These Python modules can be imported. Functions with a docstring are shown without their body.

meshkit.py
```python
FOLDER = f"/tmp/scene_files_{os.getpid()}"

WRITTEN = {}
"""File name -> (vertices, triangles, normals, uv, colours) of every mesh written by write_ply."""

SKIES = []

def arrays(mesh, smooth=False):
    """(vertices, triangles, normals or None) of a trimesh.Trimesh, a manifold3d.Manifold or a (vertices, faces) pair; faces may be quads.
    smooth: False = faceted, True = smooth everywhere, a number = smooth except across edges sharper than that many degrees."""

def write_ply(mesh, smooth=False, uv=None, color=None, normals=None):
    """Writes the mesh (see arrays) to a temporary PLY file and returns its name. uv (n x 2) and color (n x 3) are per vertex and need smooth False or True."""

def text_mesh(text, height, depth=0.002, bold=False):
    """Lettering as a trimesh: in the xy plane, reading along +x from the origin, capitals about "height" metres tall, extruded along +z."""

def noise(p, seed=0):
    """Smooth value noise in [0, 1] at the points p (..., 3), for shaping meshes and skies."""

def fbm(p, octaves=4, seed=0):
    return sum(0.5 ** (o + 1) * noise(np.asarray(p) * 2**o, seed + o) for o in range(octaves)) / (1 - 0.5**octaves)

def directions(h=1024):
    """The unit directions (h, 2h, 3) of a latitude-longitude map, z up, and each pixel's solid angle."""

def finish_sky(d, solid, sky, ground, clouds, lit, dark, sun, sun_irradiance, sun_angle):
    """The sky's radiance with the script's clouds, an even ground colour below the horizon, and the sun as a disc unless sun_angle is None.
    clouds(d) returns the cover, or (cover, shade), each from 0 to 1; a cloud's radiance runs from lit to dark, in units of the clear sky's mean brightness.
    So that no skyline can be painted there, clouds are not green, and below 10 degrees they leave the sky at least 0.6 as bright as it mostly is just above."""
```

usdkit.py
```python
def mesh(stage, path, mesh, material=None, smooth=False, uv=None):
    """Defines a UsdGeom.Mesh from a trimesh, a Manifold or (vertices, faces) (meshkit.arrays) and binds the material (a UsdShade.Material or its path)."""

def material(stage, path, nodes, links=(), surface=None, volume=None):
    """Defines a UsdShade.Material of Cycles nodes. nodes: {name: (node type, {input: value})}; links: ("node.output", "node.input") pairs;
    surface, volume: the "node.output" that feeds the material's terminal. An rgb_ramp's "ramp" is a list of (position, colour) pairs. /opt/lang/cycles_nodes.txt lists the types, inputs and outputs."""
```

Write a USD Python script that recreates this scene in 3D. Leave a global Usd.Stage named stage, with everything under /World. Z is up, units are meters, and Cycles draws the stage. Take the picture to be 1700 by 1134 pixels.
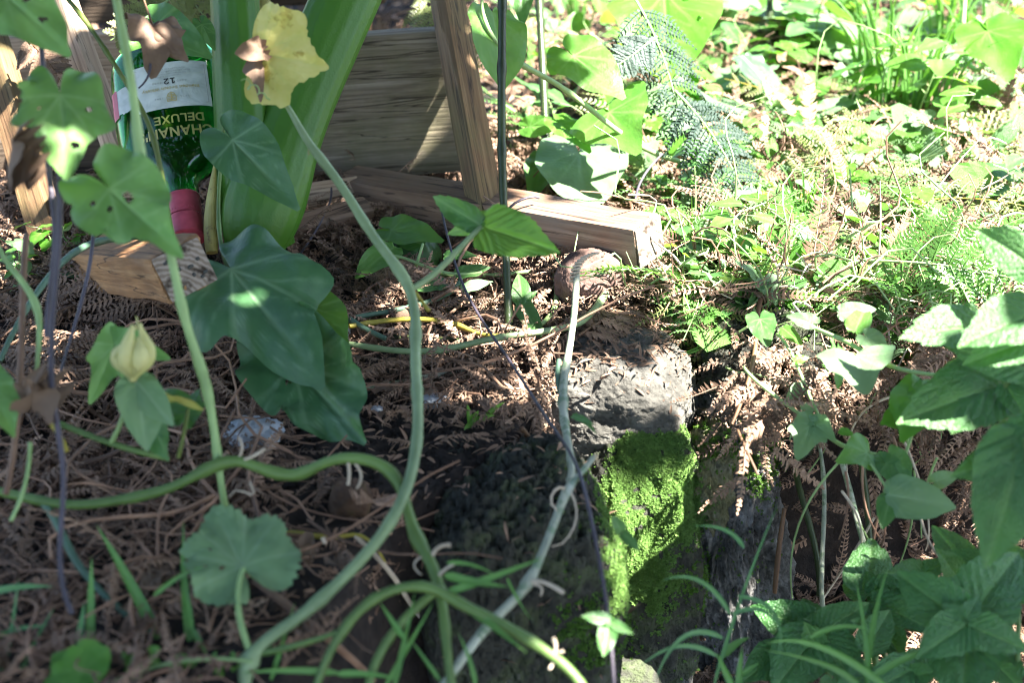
import math, random
import numpy as np, trimesh, usdkit, meshkit
from pxr import Usd, UsdGeom, UsdLux, UsdShade, Sdf, Gf, Vt
from scipy.interpolate import CubicSpline, PchipInterpolator
from scipy.spatial import cKDTree

rng = np.random.default_rng(11)
random.seed(11)
stage = Usd.Stage.CreateInMemory()
UsdGeom.SetStageUpAxis(stage, UsdGeom.Tokens.z)
UsdGeom.SetStageMetersPerUnit(stage, 1.0)
UsdGeom.Xform.Define(stage, '/World')
UsdGeom.Scope.Define(stage, '/World/Looks')

# ------------------------------------------------------------------ camera, sky, sun, exposure
PITCH = math.radians(27.0)
CAM = np.array([0.0, 0.0, 0.60])
cam = UsdGeom.Camera.Define(stage, '/World/camera')
cam.AddTransformOp().Set(Gf.Matrix4d(1.0).SetRotate(Gf.Rotation(Gf.Vec3d(1, 0, 0), 90 - 27.0)) * Gf.Matrix4d(1.0).SetTranslate(Gf.Vec3d(*CAM)))
cam.CreateFocalLengthAttr(50.0)
cam.CreateHorizontalApertureAttr(36.0)
cam.CreateVerticalApertureAttr(36.0 * 684 / 1024)
cam.CreateClippingRangeAttr(Gf.Vec2f(0.02, 500))
cam.CreateFStopAttr(5.2)
cam.CreateFocusDistanceAttr(1.36)
cam.CreateExposureAttr(3.5)

SUN = np.array([0.53, -0.24, 0.81]); SUN /= np.linalg.norm(SUN)
SUN_EL, SUN_ROT = math.asin(SUN[2]), math.atan2(SUN[0], SUN[1])
dome = UsdLux.DomeLight.Define(stage, '/World/sky')
dome.GetPrim().SetCustomDataByKey('kind', 'structure')
dome_mat = usdkit.material(stage, '/World/Looks/sky_look', {
    'sky': ('sky_texture', {'sky_type': 'single_scattering', 'sun_disc': False, 'sun_elevation': SUN_EL, 'sun_rotation': SUN_ROT}),
    'bg': ('background_shader', {'strength': 0.052})}, [('sky.color', 'bg.color')], surface='bg.background')
UsdShade.MaterialBindingAPI.Apply(dome.GetPrim()).Bind(dome_mat)
sun = UsdLux.DistantLight.Define(stage, '/World/sun')
sun.CreateIntensityAttr(1.25); sun.CreateAngleAttr(0.5); sun.CreateNormalizeAttr(True)
sun.CreateColorAttr(Gf.Vec3f(1.0, 0.96, 0.9))
_m = Gf.Matrix4d(1.0).SetRotate(Gf.Rotation(Gf.Vec3d(0, 0, 1), Gf.Vec3d(*map(float, SUN))))
sun.AddTransformOp().Set(_m)

# ------------------------------------------------------------------ helpers: places
F = 50.0 / 36.0 * 1700
FWD = np.array([0, math.cos(PITCH), -math.sin(PITCH)])
UP = np.array([0, math.sin(PITCH), math.cos(PITCH)])
RT = np.array([1.0, 0, 0])

def W(px, py, d):
    """the point seen at (px, py) of the 1700 wide photograph, d metres into the scene"""
    return CAM + d * (FWD + RT * (px - 850) / F + UP * (567 - py) / F)

def proj(p):
    p = np.atleast_2d(p) - CAM
    d = p @ FWD
    return np.stack([850 + p @ RT / d * F, 567 - p @ UP / d * F, d], 1)

def sstep(a, b, x):
    t = np.clip((x - a) / (b - a), 0, 1)
    return t * t * (3 - 2 * t)

EDGE = np.array([(-.17, .1), (-.135, .66), (-.07, .88), (.02, 1.0), (.06, 1.12), (.13, 1.17), (.23, 1.19), (.33, 1.21), (.5, 1.25), (.9, 1.33), (2.2, 1.6), (6, 2.2)])

def edge_sd(x, y):
    P = np.stack([x, y], -1)
    best = np.full(x.shape, 1e9); sg = np.ones(x.shape)
    for a, b in zip(EDGE[:-1], EDGE[1:]):
        ab = b - a
        t = np.clip(((P - a) @ ab) / (ab @ ab), 0, 1)
        d = np.linalg.norm(P - (a + t[..., None] * ab), axis=-1)
        cr = ab[0] * (P[..., 1] - a[1]) - ab[1] * (P[..., 0] - a[0])
        m = d < best
        best = np.where(m, d, best); sg = np.where(m, np.sign(cr), sg)
    return best * sg

def H(x, y, fine=True):
    x = np.asarray(x, float); y = np.asarray(y, float)
    near = (np.abs(x) < 6) & (y < 9)
    q = np.stack([x, y, np.zeros_like(x)], -1)
    top = 0.035 * (meshkit.fbm(q * 3.1 + 7, 3, 3) - .5) + .045 * np.clip(y - 1.7, 0, 8) * sstep(-.2, .6, x)
    if fine:
        top = top + 0.012 * (meshkit.fbm(q * 22 + 3, 3, 5) - .5)
    low = -0.30 + 0.03 * (meshkit.fbm(q * 6 + 1, 3, 9) - .5)
    sd = edge_sd(x, y) + .03 * (meshkit.fbm(q * 12, 3, 8) - .5)
    w = .022 + .03 * sstep(.24, .5, x)
    t = sstep(-w, w, sd)
    return np.where(near, low + (top - low) * t, top)

from scipy.ndimage import map_coordinates
_gx0, _gy0, _gs = -1.6, .3, .006
_GX, _GY = np.meshgrid(_gx0 + _gs * np.arange(760), _gy0 + _gs * np.arange(880), indexing='ij')
_GH = H(_GX, _GY, False)
def Hq(x, y): return map_coordinates(_GH, [(x - _gx0) / _gs, (y - _gy0) / _gs], order=1, mode='nearest')
_T = np.concatenate([np.arange(.55, 3.2, .006), np.arange(3.2, 12, .03)])
def G(px, py, lift=0.0, k=1.0):
    """the point of the ground seen at (px, py), raised by lift; k < 1 moves it towards the camera"""
    r = FWD + RT * (px - 850) / F + UP * (567 - py) / F
    pts = CAM + _T[:, None] * r
    below = pts[:, 2] < Hq(pts[:, 0], pts[:, 1])
    i = int(np.argmax(below)) if below.any() else len(_T) - 1
    p = CAM + (_T[i] - .003) * r * k
    if lift:
        p = p + np.array([0, 0, lift])
    return p

def inside(poly, x, y):
    poly = np.asarray(poly, float); x = np.asarray(x); y = np.asarray(y)
    r = np.zeros(x.shape, bool); j = len(poly) - 1
    for i in range(len(poly)):
        xi, yi = poly[i]; xj, yj = poly[j]
        c = ((yi > y) != (yj > y)) & (x < (xj - xi) * (y - yi) / (yj - yi + 1e-12) + xi)
        r ^= c; j = i
    return r

# ------------------------------------------------------------------ helpers: things
_names = {}
def numbered(parent, name):
    k = (parent, name); n = _names.get(k, 0); _names[k] = n + 1
    return name if n == 0 else f'{name}_{n:03d}'

def tag(prim, label=None, cat=None, group=None, kind=None):
    p = prim.GetPrim() if hasattr(prim, 'GetPrim') else prim
    for k, v in (('label', label), ('category', cat), ('group', group), ('kind', kind)):
        if v: p.SetCustomDataByKey(k, v)

def mat4(R=None, t=(0, 0, 0), s=1.0):
    M = np.eye(4)
    if R is not None: M[:3, :3] = R
    M[:3, :3] *= s; M[:3, 3] = t
    return M

def gf(M):
    return Gf.Matrix4d(*[float(v) for v in np.asarray(M).T.ravel()])

class Thing:
    pass

def thing(name, label, cat, M=None, group=None, kind=None):
    t = Thing()
    t.path = '/World/' + numbered('/World', name)
    x = UsdGeom.Xform.Define(stage, t.path)
    t.M = np.eye(4) if M is None else (mat4(t=M) if np.ndim(M) == 1 else M)
    x.AddTransformOp().Set(gf(t.M)); t.inv = np.linalg.inv(t.M)
    t.prim = x.GetPrim()
    tag(t.prim, label, cat, group, kind)
    return t

def vf(mesh):
    return np.asarray(mesh[0] if isinstance(mesh, tuple) else mesh.vertices, float), np.asarray(mesh[1] if isinstance(mesh, tuple) else mesh.faces, int)

def put(path, mesh, m, smooth=False, vein=None, xf=None):
    g = usdkit.mesh(stage, path, mesh, M[m] if isinstance(m, str) else m, smooth=smooth)
    if vein is not None:
        UsdGeom.PrimvarsAPI(g).CreatePrimvar('vein', Sdf.ValueTypeNames.FloatArray, 'vertex').Set(Vt.FloatArray.FromNumpy(np.asarray(vein, np.float32)))
    if xf is not None:
        g.AddTransformOp().Set(gf(xf))
    return g

def part(t, name, mesh, m, smooth=True, vein=None, world=True, label=None):
    """a part of t, or of a part (a path): world = vertices are in world metres. Returns an object one can hang sub-parts on."""
    v, f = vf(mesh)
    if world:
        v = v @ t.inv[:3, :3].T + t.inv[:3, 3]
    o = Thing(); o.path = t.path + '/' + numbered(t.path, name); o.inv = t.inv; o.M = t.M
    o.prim = put(o.path, (v, f), m, smooth, vein).GetPrim()
    if label: tag(o.prim, label)
    return o

def lpart(t, name, mesh, m, xf, smooth=40, label=None):
    """a part with its own frame xf (world), so that its grain follows it"""
    o = Thing(); o.path = t.path + '/' + numbered(t.path, name); o.M = xf; o.inv = np.linalg.inv(xf)
    o.prim = put(o.path, vf(mesh), m, smooth, None, t.inv @ xf).GetPrim()
    if label: tag(o.prim, label)
    return o

def single(name, mesh, m, label=None, cat=None, group=None, kind=None, smooth=True, xf=None, vein=None):
    p = '/World/' + numbered('/World', name)
    g = put(p, vf(mesh), m, smooth, vein, xf)
    tag(g, label, cat, group, kind)
    return g

def copy_of(src, M, label=None, group=None):
    name = src.prim.GetName().rsplit('_0', 1)[0] if src.prim.GetName()[-3:].isdigit() else src.prim.GetName()
    p = '/World/' + numbered('/World', name)
    x = UsdGeom.Xform.Define(stage, p)
    x.AddTransformOp().Set(gf(M))
    was = src.prim.GetCustomData()
    x.GetPrim().GetReferences().AddInternalReference(src.prim.GetPath())
    tag(x, label or was['label'], was['category'], group or was.get('group'))
    x.GetPrim().SetInstanceable(True)
    return x

# ------------------------------------------------------------------ helpers: shapes
def join(ms):
    ms = [vf(m) for m in ms]; o = 0; V = []; Fc = []
    for v, f in ms:
        V.append(v); Fc.append(f + o); o += len(v)
    return np.vstack(V), np.vstack(Fc)

def spline(pts, n):
    pts = np.asarray(pts, float)
    d = np.r_[0, np.cumsum(np.linalg.norm(np.diff(pts[:, :3], axis=0), axis=1))]
    if len(pts) < 3:
        t = np.linspace(0, d[-1], n); return np.stack([np.interp(t, d, pts[:, k]) for k in range(pts.shape[1])], 1)
    return CubicSpline(d, pts)(np.linspace(0, d[-1], n))

def tube(pts, rad, n=None, sides=8, wob=0.0, seed=0, knobs=(), flat=1.0, raw=False):
    """a tapering round stem through pts; rad: a radius or one per waypoint; knobs: (fraction, size) thickenings"""
    pts = np.asarray(pts, float)
    rad = np.full(len(pts), rad) if np.ndim(rad) == 0 else np.asarray(rad, float)
    L = np.linalg.norm(np.diff(pts, axis=0), axis=1).sum()
    n = n or int(np.clip(L / .006, 6, 110))
    c = np.c_[pts, rad] if raw else spline(np.c_[pts, rad], n)
    n = len(c)
    p, r = c[:, :3], np.maximum(c[:, 3], 1e-5)
    s = np.linspace(0, 1, n)
    for fk, sz in knobs:
        r = r * (1 + sz * np.exp(-((s - fk) * L / .007) ** 2))
    T = np.gradient(p, axis=0); T /= np.linalg.norm(T, axis=1, keepdims=True) + 1e-12
    N = np.zeros_like(p)
    a = np.array([0, 0, 1.0]) if abs(T[0, 2]) < .9 else np.array([1.0, 0, 0])
    N[0] = np.cross(np.cross(T[0], a), T[0]); N[0] /= np.linalg.norm(N[0])
    for i in range(1, n):
        v = N[i - 1] - T[i] * (N[i - 1] @ T[i]); N[i] = v / (np.linalg.norm(v) + 1e-12)
    B = np.cross(T, N)
    ang = np.linspace(0, 2 * np.pi, sides, endpoint=False)
    rg = 1 + (.06 * np.cos(5 * ang) if 9 <= sides < 20 else .014 * np.cos(16 * ang) if sides > 40 else 0 * ang)
    ring = p[:, None] + (r[:, None] * rg[None])[..., None] * (np.cos(ang)[None, :, None] * N[:, None] + flat * np.sin(ang)[None, :, None] * B[:, None])
    if wob:
        q = ring / max(r.mean() * 2.5, 1e-4)
        ring = p[:, None] + (ring - p[:, None]) * (1 + wob * (meshkit.fbm(q + seed * 3.7, 3, seed) - .5))[..., None]
    V = np.vstack([ring.reshape(-1, 3), p[:1], p[-1:]])
    i, j = np.meshgrid(np.arange(n - 1), np.arange(sides), indexing='ij')
    a_, b_ = i * sides + j, i * sides + (j + 1) % sides
    c_, d_ = a_ + sides, b_ + sides
    Fq = np.vstack([np.stack([a_, b_, d_], -1).reshape(-1, 3), np.stack([a_, d_, c_], -1).reshape(-1, 3)])
    k = np.arange(sides)
    cap0 = np.stack([np.full(sides, n * sides), (k + 1) % sides, k], 1)
    cap1 = np.stack([np.full(sides, n * sides + 1), (n - 1) * sides + k, (n - 1) * sides + (k + 1) % sides], 1)
    return V, np.vstack([Fq, cap0, cap1])

def rough_box(sx, sy, sz, step=.006, r=.002, wob=.0015, seed=0, scale=40, ends=0.0, grain=0.0):
    """a sawn timber along x: rounded arrises, uneven faces, ragged ends"""
    def face(n0, n1):
        a, b = np.meshgrid(np.linspace(-.5, .5, n0 + 1), np.linspace(-.5, .5, n1 + 1), indexing='ij')
        i, j = np.meshgrid(np.arange(n0), np.arange(n1), indexing='ij')
        k = i * (n1 + 1) + j
        f = np.vstack([np.stack([k, k + n1 + 1, k + n1 + 2], -1).reshape(-1, 3), np.stack([k, k + n1 + 2, k + 1], -1).reshape(-1, 3)])
        return a.ravel(), b.ravel(), f
    nx, ny, nz = (int(np.clip(s / step, 3, 90)) for s in (sx, sy, sz))
    V = []; Fs = []; o = 0
    for ax, (n0, n1) in enumerate(((ny, nz), (nz, nx), (nx, ny))):
        for sg in (1, -1):
            a, b, f = face(n0, n1)
            v = np.zeros((len(a), 3)); v[:, ax] = .5 * sg; v[:, (ax + 1) % 3] = a; v[:, (ax + 2) % 3] = b
            V.append(v); Fs.append((f if sg > 0 else f[:, ::-1]) + o); o += len(v)
    m = trimesh.Trimesh(np.vstack(V) * [sx, sy, sz], np.vstack(Fs), process=True)
    v = m.vertices.copy(); h = np.array([sx, sy, sz]) / 2
    inner = np.clip(v, -(h - r), h - r); d = v - inner; l = np.linalg.norm(d, axis=1, keepdims=True)
    nrm = np.where(l > 0, d / np.maximum(l, 1e-9), 0)
    v = inner + nrm * np.minimum(l, r)
    g = v * [scale * .25, scale, scale]
    v += nrm * (wob * 2 * (meshkit.fbm(g + seed * 11.3, 4, seed) - .5))[:, None]
    if grain:
        gg = v * [5, 170, 170]
        v += nrm * (grain * (meshkit.fbm(gg + seed, 3, seed + 2) - .6))[:, None] * (np.abs(nrm[:, :1]) < .5)
    if ends:
        e = np.abs(v[:, 0]) > h[0] - r * 1.5
        v[e, 0] -= np.sign(v[e, 0]) * ends * meshkit.fbm(v[e] * [0, 160, 160] + seed, 3, seed + 4)
    return v, m.faces

def frame(P0, P1, upv):
    """x along P0 -> P1, z as near upv as possible; origin midway"""
    x = P1 - P0; L = np.linalg.norm(x); x = x / L
    z = np.asarray(upv, float); z = z - x * (z @ x); z /= np.linalg.norm(z)
    return mat4(np.stack([x, np.cross(z, x), z], 1), (P0 + P1) / 2), L

def rock(c, h, seed, amp=.18, scale=2.2, power=2.6, sub=5, stretch=(1, 1, 1), ridge=0.0, pits=0.0, rot=0.0, tilt=0.0):
    s = trimesh.creation.icosphere(sub)
    n = s.vertices.copy()
    v = n / (np.sum(np.abs(n) ** power, axis=1, keepdims=True) ** (1 / power))
    q = v * np.asarray(stretch) * scale + seed * 5.3
    d = amp * 2 * (meshkit.fbm(q, 5, seed) - .5) + amp * .28 * (meshkit.fbm(q * 7 + 3, 4, seed + 3) - .5) + amp * .16 * (meshkit.noise(q * 26, seed + 5) - .5)
    if ridge:
        d = d - ridge * np.abs(2 * meshkit.fbm(q * 2.3 + 9, 4, seed + 7) - 1) 
    if pits:
        d = d - pits * sstep(.6, .8, meshkit.noise(v * 24 + seed, seed)) - .6 * pits * sstep(.5, .8, meshkit.noise(v * 47 + seed, seed))
    v = v * (1 + d)[:, None] * np.asarray(h)
    ct, st = math.cos(tilt), math.sin(tilt)
    v = v @ np.array([[1, 0, 0], [0, ct, st], [0, -st, ct]])
    ca, sa = math.cos(rot), math.sin(rot)
    v = v @ np.array([[ca, sa, 0], [-sa, ca, 0], [0, 0, 1]]) + np.asarray(c)
    return v, s.faces
# ------------------------------------------------------------------ materials
M = {}
def mk(name, nodes, links, surface='p.BSDF', volume=None):
    M[name] = usdkit.material(stage, '/World/Looks/' + name, nodes, links, surface=surface, volume=volume)

def earthy(name, ramp, scale=30, detail=8, rough=.85, bump=.6, dist=.004, bscale=120, mapping=(1, 1, 1), spec=.3, rnd=None, voro=None):
    """noise driven colour with fine relief; mapping stretches the grain, rnd = variation of value from piece to piece"""
    nodes = {'tc': ('texture_coordinate', {}), 'map': ('mapping', {'scale': mapping}),
             'n': ('noise_texture', {'scale': scale, 'detail': detail, 'roughness': .62, 'distortion': .3}),
             'r': ('rgb_ramp', {'ramp': ramp}),
             'nb': ('noise_texture', {'scale': bscale, 'detail': 6, 'roughness': .7}),
             'b': ('bump', {'strength': bump, 'distance': dist}),
             'p': ('principled_bsdf', {'roughness': rough, 'specular_ior_level': spec})}
    links = [('tc.object', 'map.vector'), ('map.vector', 'n.vector'), ('map.vector', 'nb.vector'), ('n.fac', 'r.fac'),
             ('nb.fac', 'b.height'), ('b.normal', 'p.normal')]
    col = 'r.color'
    if rnd:
        nodes['oi'] = ('object_info', {}); nodes['mr'] = ('map_range', {'from_min': 0, 'from_max': 1, 'to_min': rnd[0], 'to_max': rnd[1]})
        nodes['hs'] = ('hsv', {'hue': .5, 'saturation': 1, 'fac': 1})
        links += [('oi.random', 'mr.value'), ('mr.result', 'hs.value'), (col, 'hs.color')]
        col = 'hs.color'
    if voro:
        nodes['v'] = ('voronoi_texture', {'scale': voro[0]}); nodes['vr'] = ('rgb_ramp', {'ramp': [(0, (voro[1],) * 3), (.35, (1, 1, 1)), (1, (1, 1, 1))]})
        nodes['vm'] = ('mix', {'mix_type': 'multiply', 'fac': 1.0})
        links += [('map.vector', 'v.vector'), ('v.distance', 'vr.fac'), (col, 'vm.color1'), ('vr.color', 'vm.color2')]
        col = 'vm.color'
    links.append((col, 'p.base_color'))
    mk(name, nodes, links)

def leafy(name, a, b, vein, trans=.35, tcol=None, rough=.42, vfac=.8, scale=35, rnd=None, spots=None, bsc=210, bst=.4, cells=0):
    tcol = tcol or (a[0] * 2.6 + .05, a[1] * 2.3 + .08, a[2] * 1.2)
    nodes = {'tc': ('texture_coordinate', {}), 'n': ('noise_texture', {'scale': scale, 'detail': 5, 'roughness': .6}),
             'r': ('rgb_ramp', {'ramp': [(.3, a), (.72, b)]}),
             'at': ('attribute', {'attribute': 'vein'}), 'mm': ('math', {'math_type': 'multiply', 'value2': vfac}),
             'mx': ('mix', {'mix_type': 'mix', 'color2': vein}),
             'nb': ('noise_texture', {'scale': bsc, 'detail': 5, 'roughness': .65}), 'b': ('bump', {'strength': bst, 'distance': .002}),
             'p': ('principled_bsdf', {'roughness': rough, 'specular_ior_level': .45}),
             't': ('translucent_bsdf', {}), 'tm': ('mix', {'mix_type': 'multiply', 'fac': .35, 'color1': tcol}),
             'ms': ('mix_closure', {'fac': trans})}
    links = [('tc.object', 'n.vector'), ('tc.object', 'nb.vector'), ('n.fac', 'r.fac'), ('at.fac', 'mm.value1'), ('mm.value', 'mx.fac'), ('r.color', 'mx.color1'),
             ('nb.fac', 'b.height'), ('b.normal', 'p.normal'), ('n.color', 'tm.color2'), ('tm.color', 't.color'), ('p.BSDF', 'ms.closure1'), ('t.BSDF', 'ms.closure2')]
    col = 'mx.color'
    if spots:
        nodes['ns'] = ('noise_texture', {'scale': spots[0], 'detail': 6, 'roughness': .7}); nodes['sr'] = ('rgb_ramp', {'ramp': [(spots[1], (0, 0, 0)), (spots[1] + .07, (1, 1, 1))]})
        nodes['sm'] = ('mix', {'mix_type': 'mix', 'color2': spots[2]})
        links += [('tc.object', 'ns.vector'), ('ns.fac', 'sr.fac'), ('sr.color', 'sm.fac'), (col, 'sm.color1')]; col = 'sm.color'
    if rnd:
        nodes['oi'] = ('object_info', {}); nodes['mr'] = ('map_range', {'to_min': rnd[0], 'to_max': rnd[1]}); nodes['hs'] = ('hsv', {'hue': .5})
        links += [('oi.random', 'mr.value'), ('mr.result', 'hs.value'), (col, 'hs.color')]; col = 'hs.color'
    if cells:                                                            # puckered blade between the fine veins
        nodes['vo'] = ('voronoi_texture', {'scale': cells, 'feature': 'smooth_f1', 'smoothness': .4}); nodes['b2'] = ('bump', {'strength': .5, 'distance': .0025, 'invert': True})
        nodes['vr'] = ('rgb_ramp', {'ramp': [(0, (1.12,) * 3), (.5, (.95,) * 3), (.8, (.72,) * 3)]}); nodes['vm'] = ('mix', {'mix_type': 'multiply', 'fac': .8})
        links += [('tc.object', 'vo.vector'), ('vo.distance', 'b2.height'), ('b.normal', 'b2.normal'), ('vo.distance', 'vr.fac'), (col, 'vm.color1'), ('vr.color', 'vm.color2')]
        links.remove(('b.normal', 'p.normal')); links.append(('b2.normal', 'p.normal')); col = 'vm.color'
    links.append((col, 'p.base_color'))
    mk(name, nodes, links, surface='ms.closure')

earthy('soil', [(.3, (.012, .009, .007)), (.55, (.03, .021, .016)), (.8, (.07, .048, .035))], scale=60, bump=1.0, dist=.006, bscale=160)
earthy('litter_floor', [(.28, (.02, .013, .009)), (.5, (.09, .058, .04)), (.75, (.2, .135, .095))], scale=70, bump=1.0, dist=.008, bscale=150)
earthy('dry_fern', [(.3, (.12, .07, .044)), (.6, (.235, .15, .1)), (.85, (.37, .27, .2))], scale=18, bump=.3, dist=.001, rnd=(.4, 1.4), rough=.7)
earthy('dry_twig', [(.3, (.12, .065, .04)), (.7, (.26, .155, .1))], scale=30, bump=.4, dist=.001, rnd=(.5, 1.4), rough=.7)
earthy('pale_root', [(.3, (.3, .24, .17)), (.7, (.5, .42, .32))], scale=60, bump=.4, dist=.001)
earthy('dark_rock', [(.3, (.016, .016, .012)), (.5, (.045, .045, .034)), (.62, (.06, .075, .034)), (.72, (.10, .095, .08)), (.9, (.2, .2, .17))], scale=34, bump=1.0, dist=.008, bscale=110, voro=(240, .3))
earthy('grey_rock', [(.3, (.03, .029, .024)), (.52, (.085, .08, .068)), (.8, (.17, .16, .14))], scale=30, bump=1.0, dist=.005, bscale=150, voro=(160, .6))
earthy('rough_rock', [(.34, (.035, .033, .03)), (.5, (.13, .125, .115)), (.7, (.32, .31, .3))], scale=46, bump=1.0, dist=.009, bscale=150, mapping=(1, 1, 1), voro=(190, .2))
earthy('lichen_rock', [(.3, (.06, .055, .03)), (.5, (.16, .15, .07)), (.7, (.22, .21, .15))], scale=40, bump=1.0, dist=.006, bscale=170)
earthy('red_stone', [(.3, (.05, .03, .023)), (.55, (.13, .078, .062)), (.8, (.25, .165, .14))], scale=45, bump=.8, dist=.003, bscale=190, voro=(330, .75))
earthy('brown_stone', [(.3, (.035, .02, .012)), (.55, (.09, .05, .028)), (.8, (.1, .1, .03))], scale=50, bump=.9, dist=.003, bscale=190)
leafy('moss', (.085, .18, .03), (.19, .315, .075), (.3, .45, .08), trans=.3, tcol=(.28, .46, .12), rough=.7, scale=60, rnd=(.6, 1.35))
leafy('moss_dark', (.05, .12, .012), (.11, .22, .03), (.3, .45, .08), trans=.25, rough=.7, scale=60, rnd=(.6, 1.3))

def wood(name, ramp, rough=.75, spots=None, bump=.7):
    nodes = {'tc': ('texture_coordinate', {}), 'map': ('mapping', {'scale': (2.2, 46, 46)}),
             'n': ('noise_texture', {'scale': 2.6, 'detail': 7, 'roughness': .62, 'distortion': .6}), 'r': ('rgb_ramp', {'ramp': ramp}),
             'map2': ('mapping', {'scale': (9, 330, 330)}), 'nf': ('noise_texture', {'scale': 1.0, 'detail': 5, 'roughness': .7}),
             'fr': ('rgb_ramp', {'ramp': [(.25, (.5, .48, .46)), (.55, (1, 1, 1)), (.8, (1.15, 1.12, 1.08))]}),
             'm1': ('mix', {'mix_type': 'multiply', 'fac': .85}),
             'ns': ('noise_texture', {'scale': 14, 'detail': 6, 'roughness': .65}), 'sr': ('rgb_ramp', {'ramp': [(.44, (0, 0, 0)), (.66, (1, 1, 1))]}),
             'map3': ('mapping', {'scale': (1.6, 34, 34)}), 'nc': ('noise_texture', {'scale': 1.7, 'detail': 4, 'roughness': .5, 'distortion': .8}), 'cr': ('rgb_ramp', {'ramp': [(.484, (1, 1, 1)), (.497, (.12, .1, .09)), (.503, (.12, .1, .09)), (.516, (1, 1, 1))]}), 'm3': ('mix', {'mix_type': 'multiply', 'fac': .8}),
             'm2': ('mix', {'mix_type': 'mix', 'color2': (spots or (.1, .09, .05))}), 'sf': ('math', {'math_type': 'multiply', 'value2': .55 if spots else .0}),
             'b': ('bump', {'strength': bump, 'distance': .0022}), 'p': ('principled_bsdf', {'roughness': rough, 'specular_ior_level': .3})}
    links = [('tc.object', 'map.vector'), ('map.vector', 'n.vector'), ('n.fac', 'r.fac'), ('tc.object', 'map2.vector'), ('map2.vector', 'nf.vector'), ('nf.fac', 'fr.fac'),
             ('r.color', 'm1.color1'), ('fr.color', 'm1.color2'), ('tc.object', 'ns.vector'), ('ns.fac', 'sr.fac'), ('sr.color', 'sf.value1'), ('sf.value', 'm2.fac'),
             ('m1.color', 'm2.color1'), ('tc.object', 'map3.vector'), ('map3.vector', 'nc.vector'), ('nc.fac', 'cr.fac'), ('m2.color', 'm3.color1'), ('cr.color', 'm3.color2'), ('m3.color', 'p.base_color'), ('nf.fac', 'b.height'), ('b.normal', 'p.normal')]
    mk(name, nodes, links)
wood('plank_wood', [(.25, (.10, .08, .058)), (.45, (.27, .22, .165)), (.56, (.17, .135, .098)), (.75, (.40, .34, .27))], spots=(.13, .125, .06))
wood('beam_wood', [(.25, (.09, .05, .03)), (.5, (.2, .12, .075)), (.75, (.31, .21, .145))], spots=(.17, .13, .1))
wood('batten_wood', [(.25, (.06, .032, .016)), (.5, (.15, .085, .04)), (.75, (.23, .145, .075))], spots=(.12, .11, .04))
wood('orange_wood', [(.25, (.12, .055, .02)), (.5, (.27, .135, .055)), (.75, (.40, .24, .115))], spots=(.12, .06, .03))
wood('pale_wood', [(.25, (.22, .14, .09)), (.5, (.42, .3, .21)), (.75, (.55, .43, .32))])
wood('dark_wood', [(.25, (.035, .025, .018)), (.5, (.09, .065, .045)), (.75, (.16, .12, .085))], spots=(.06, .04, .025))
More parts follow.
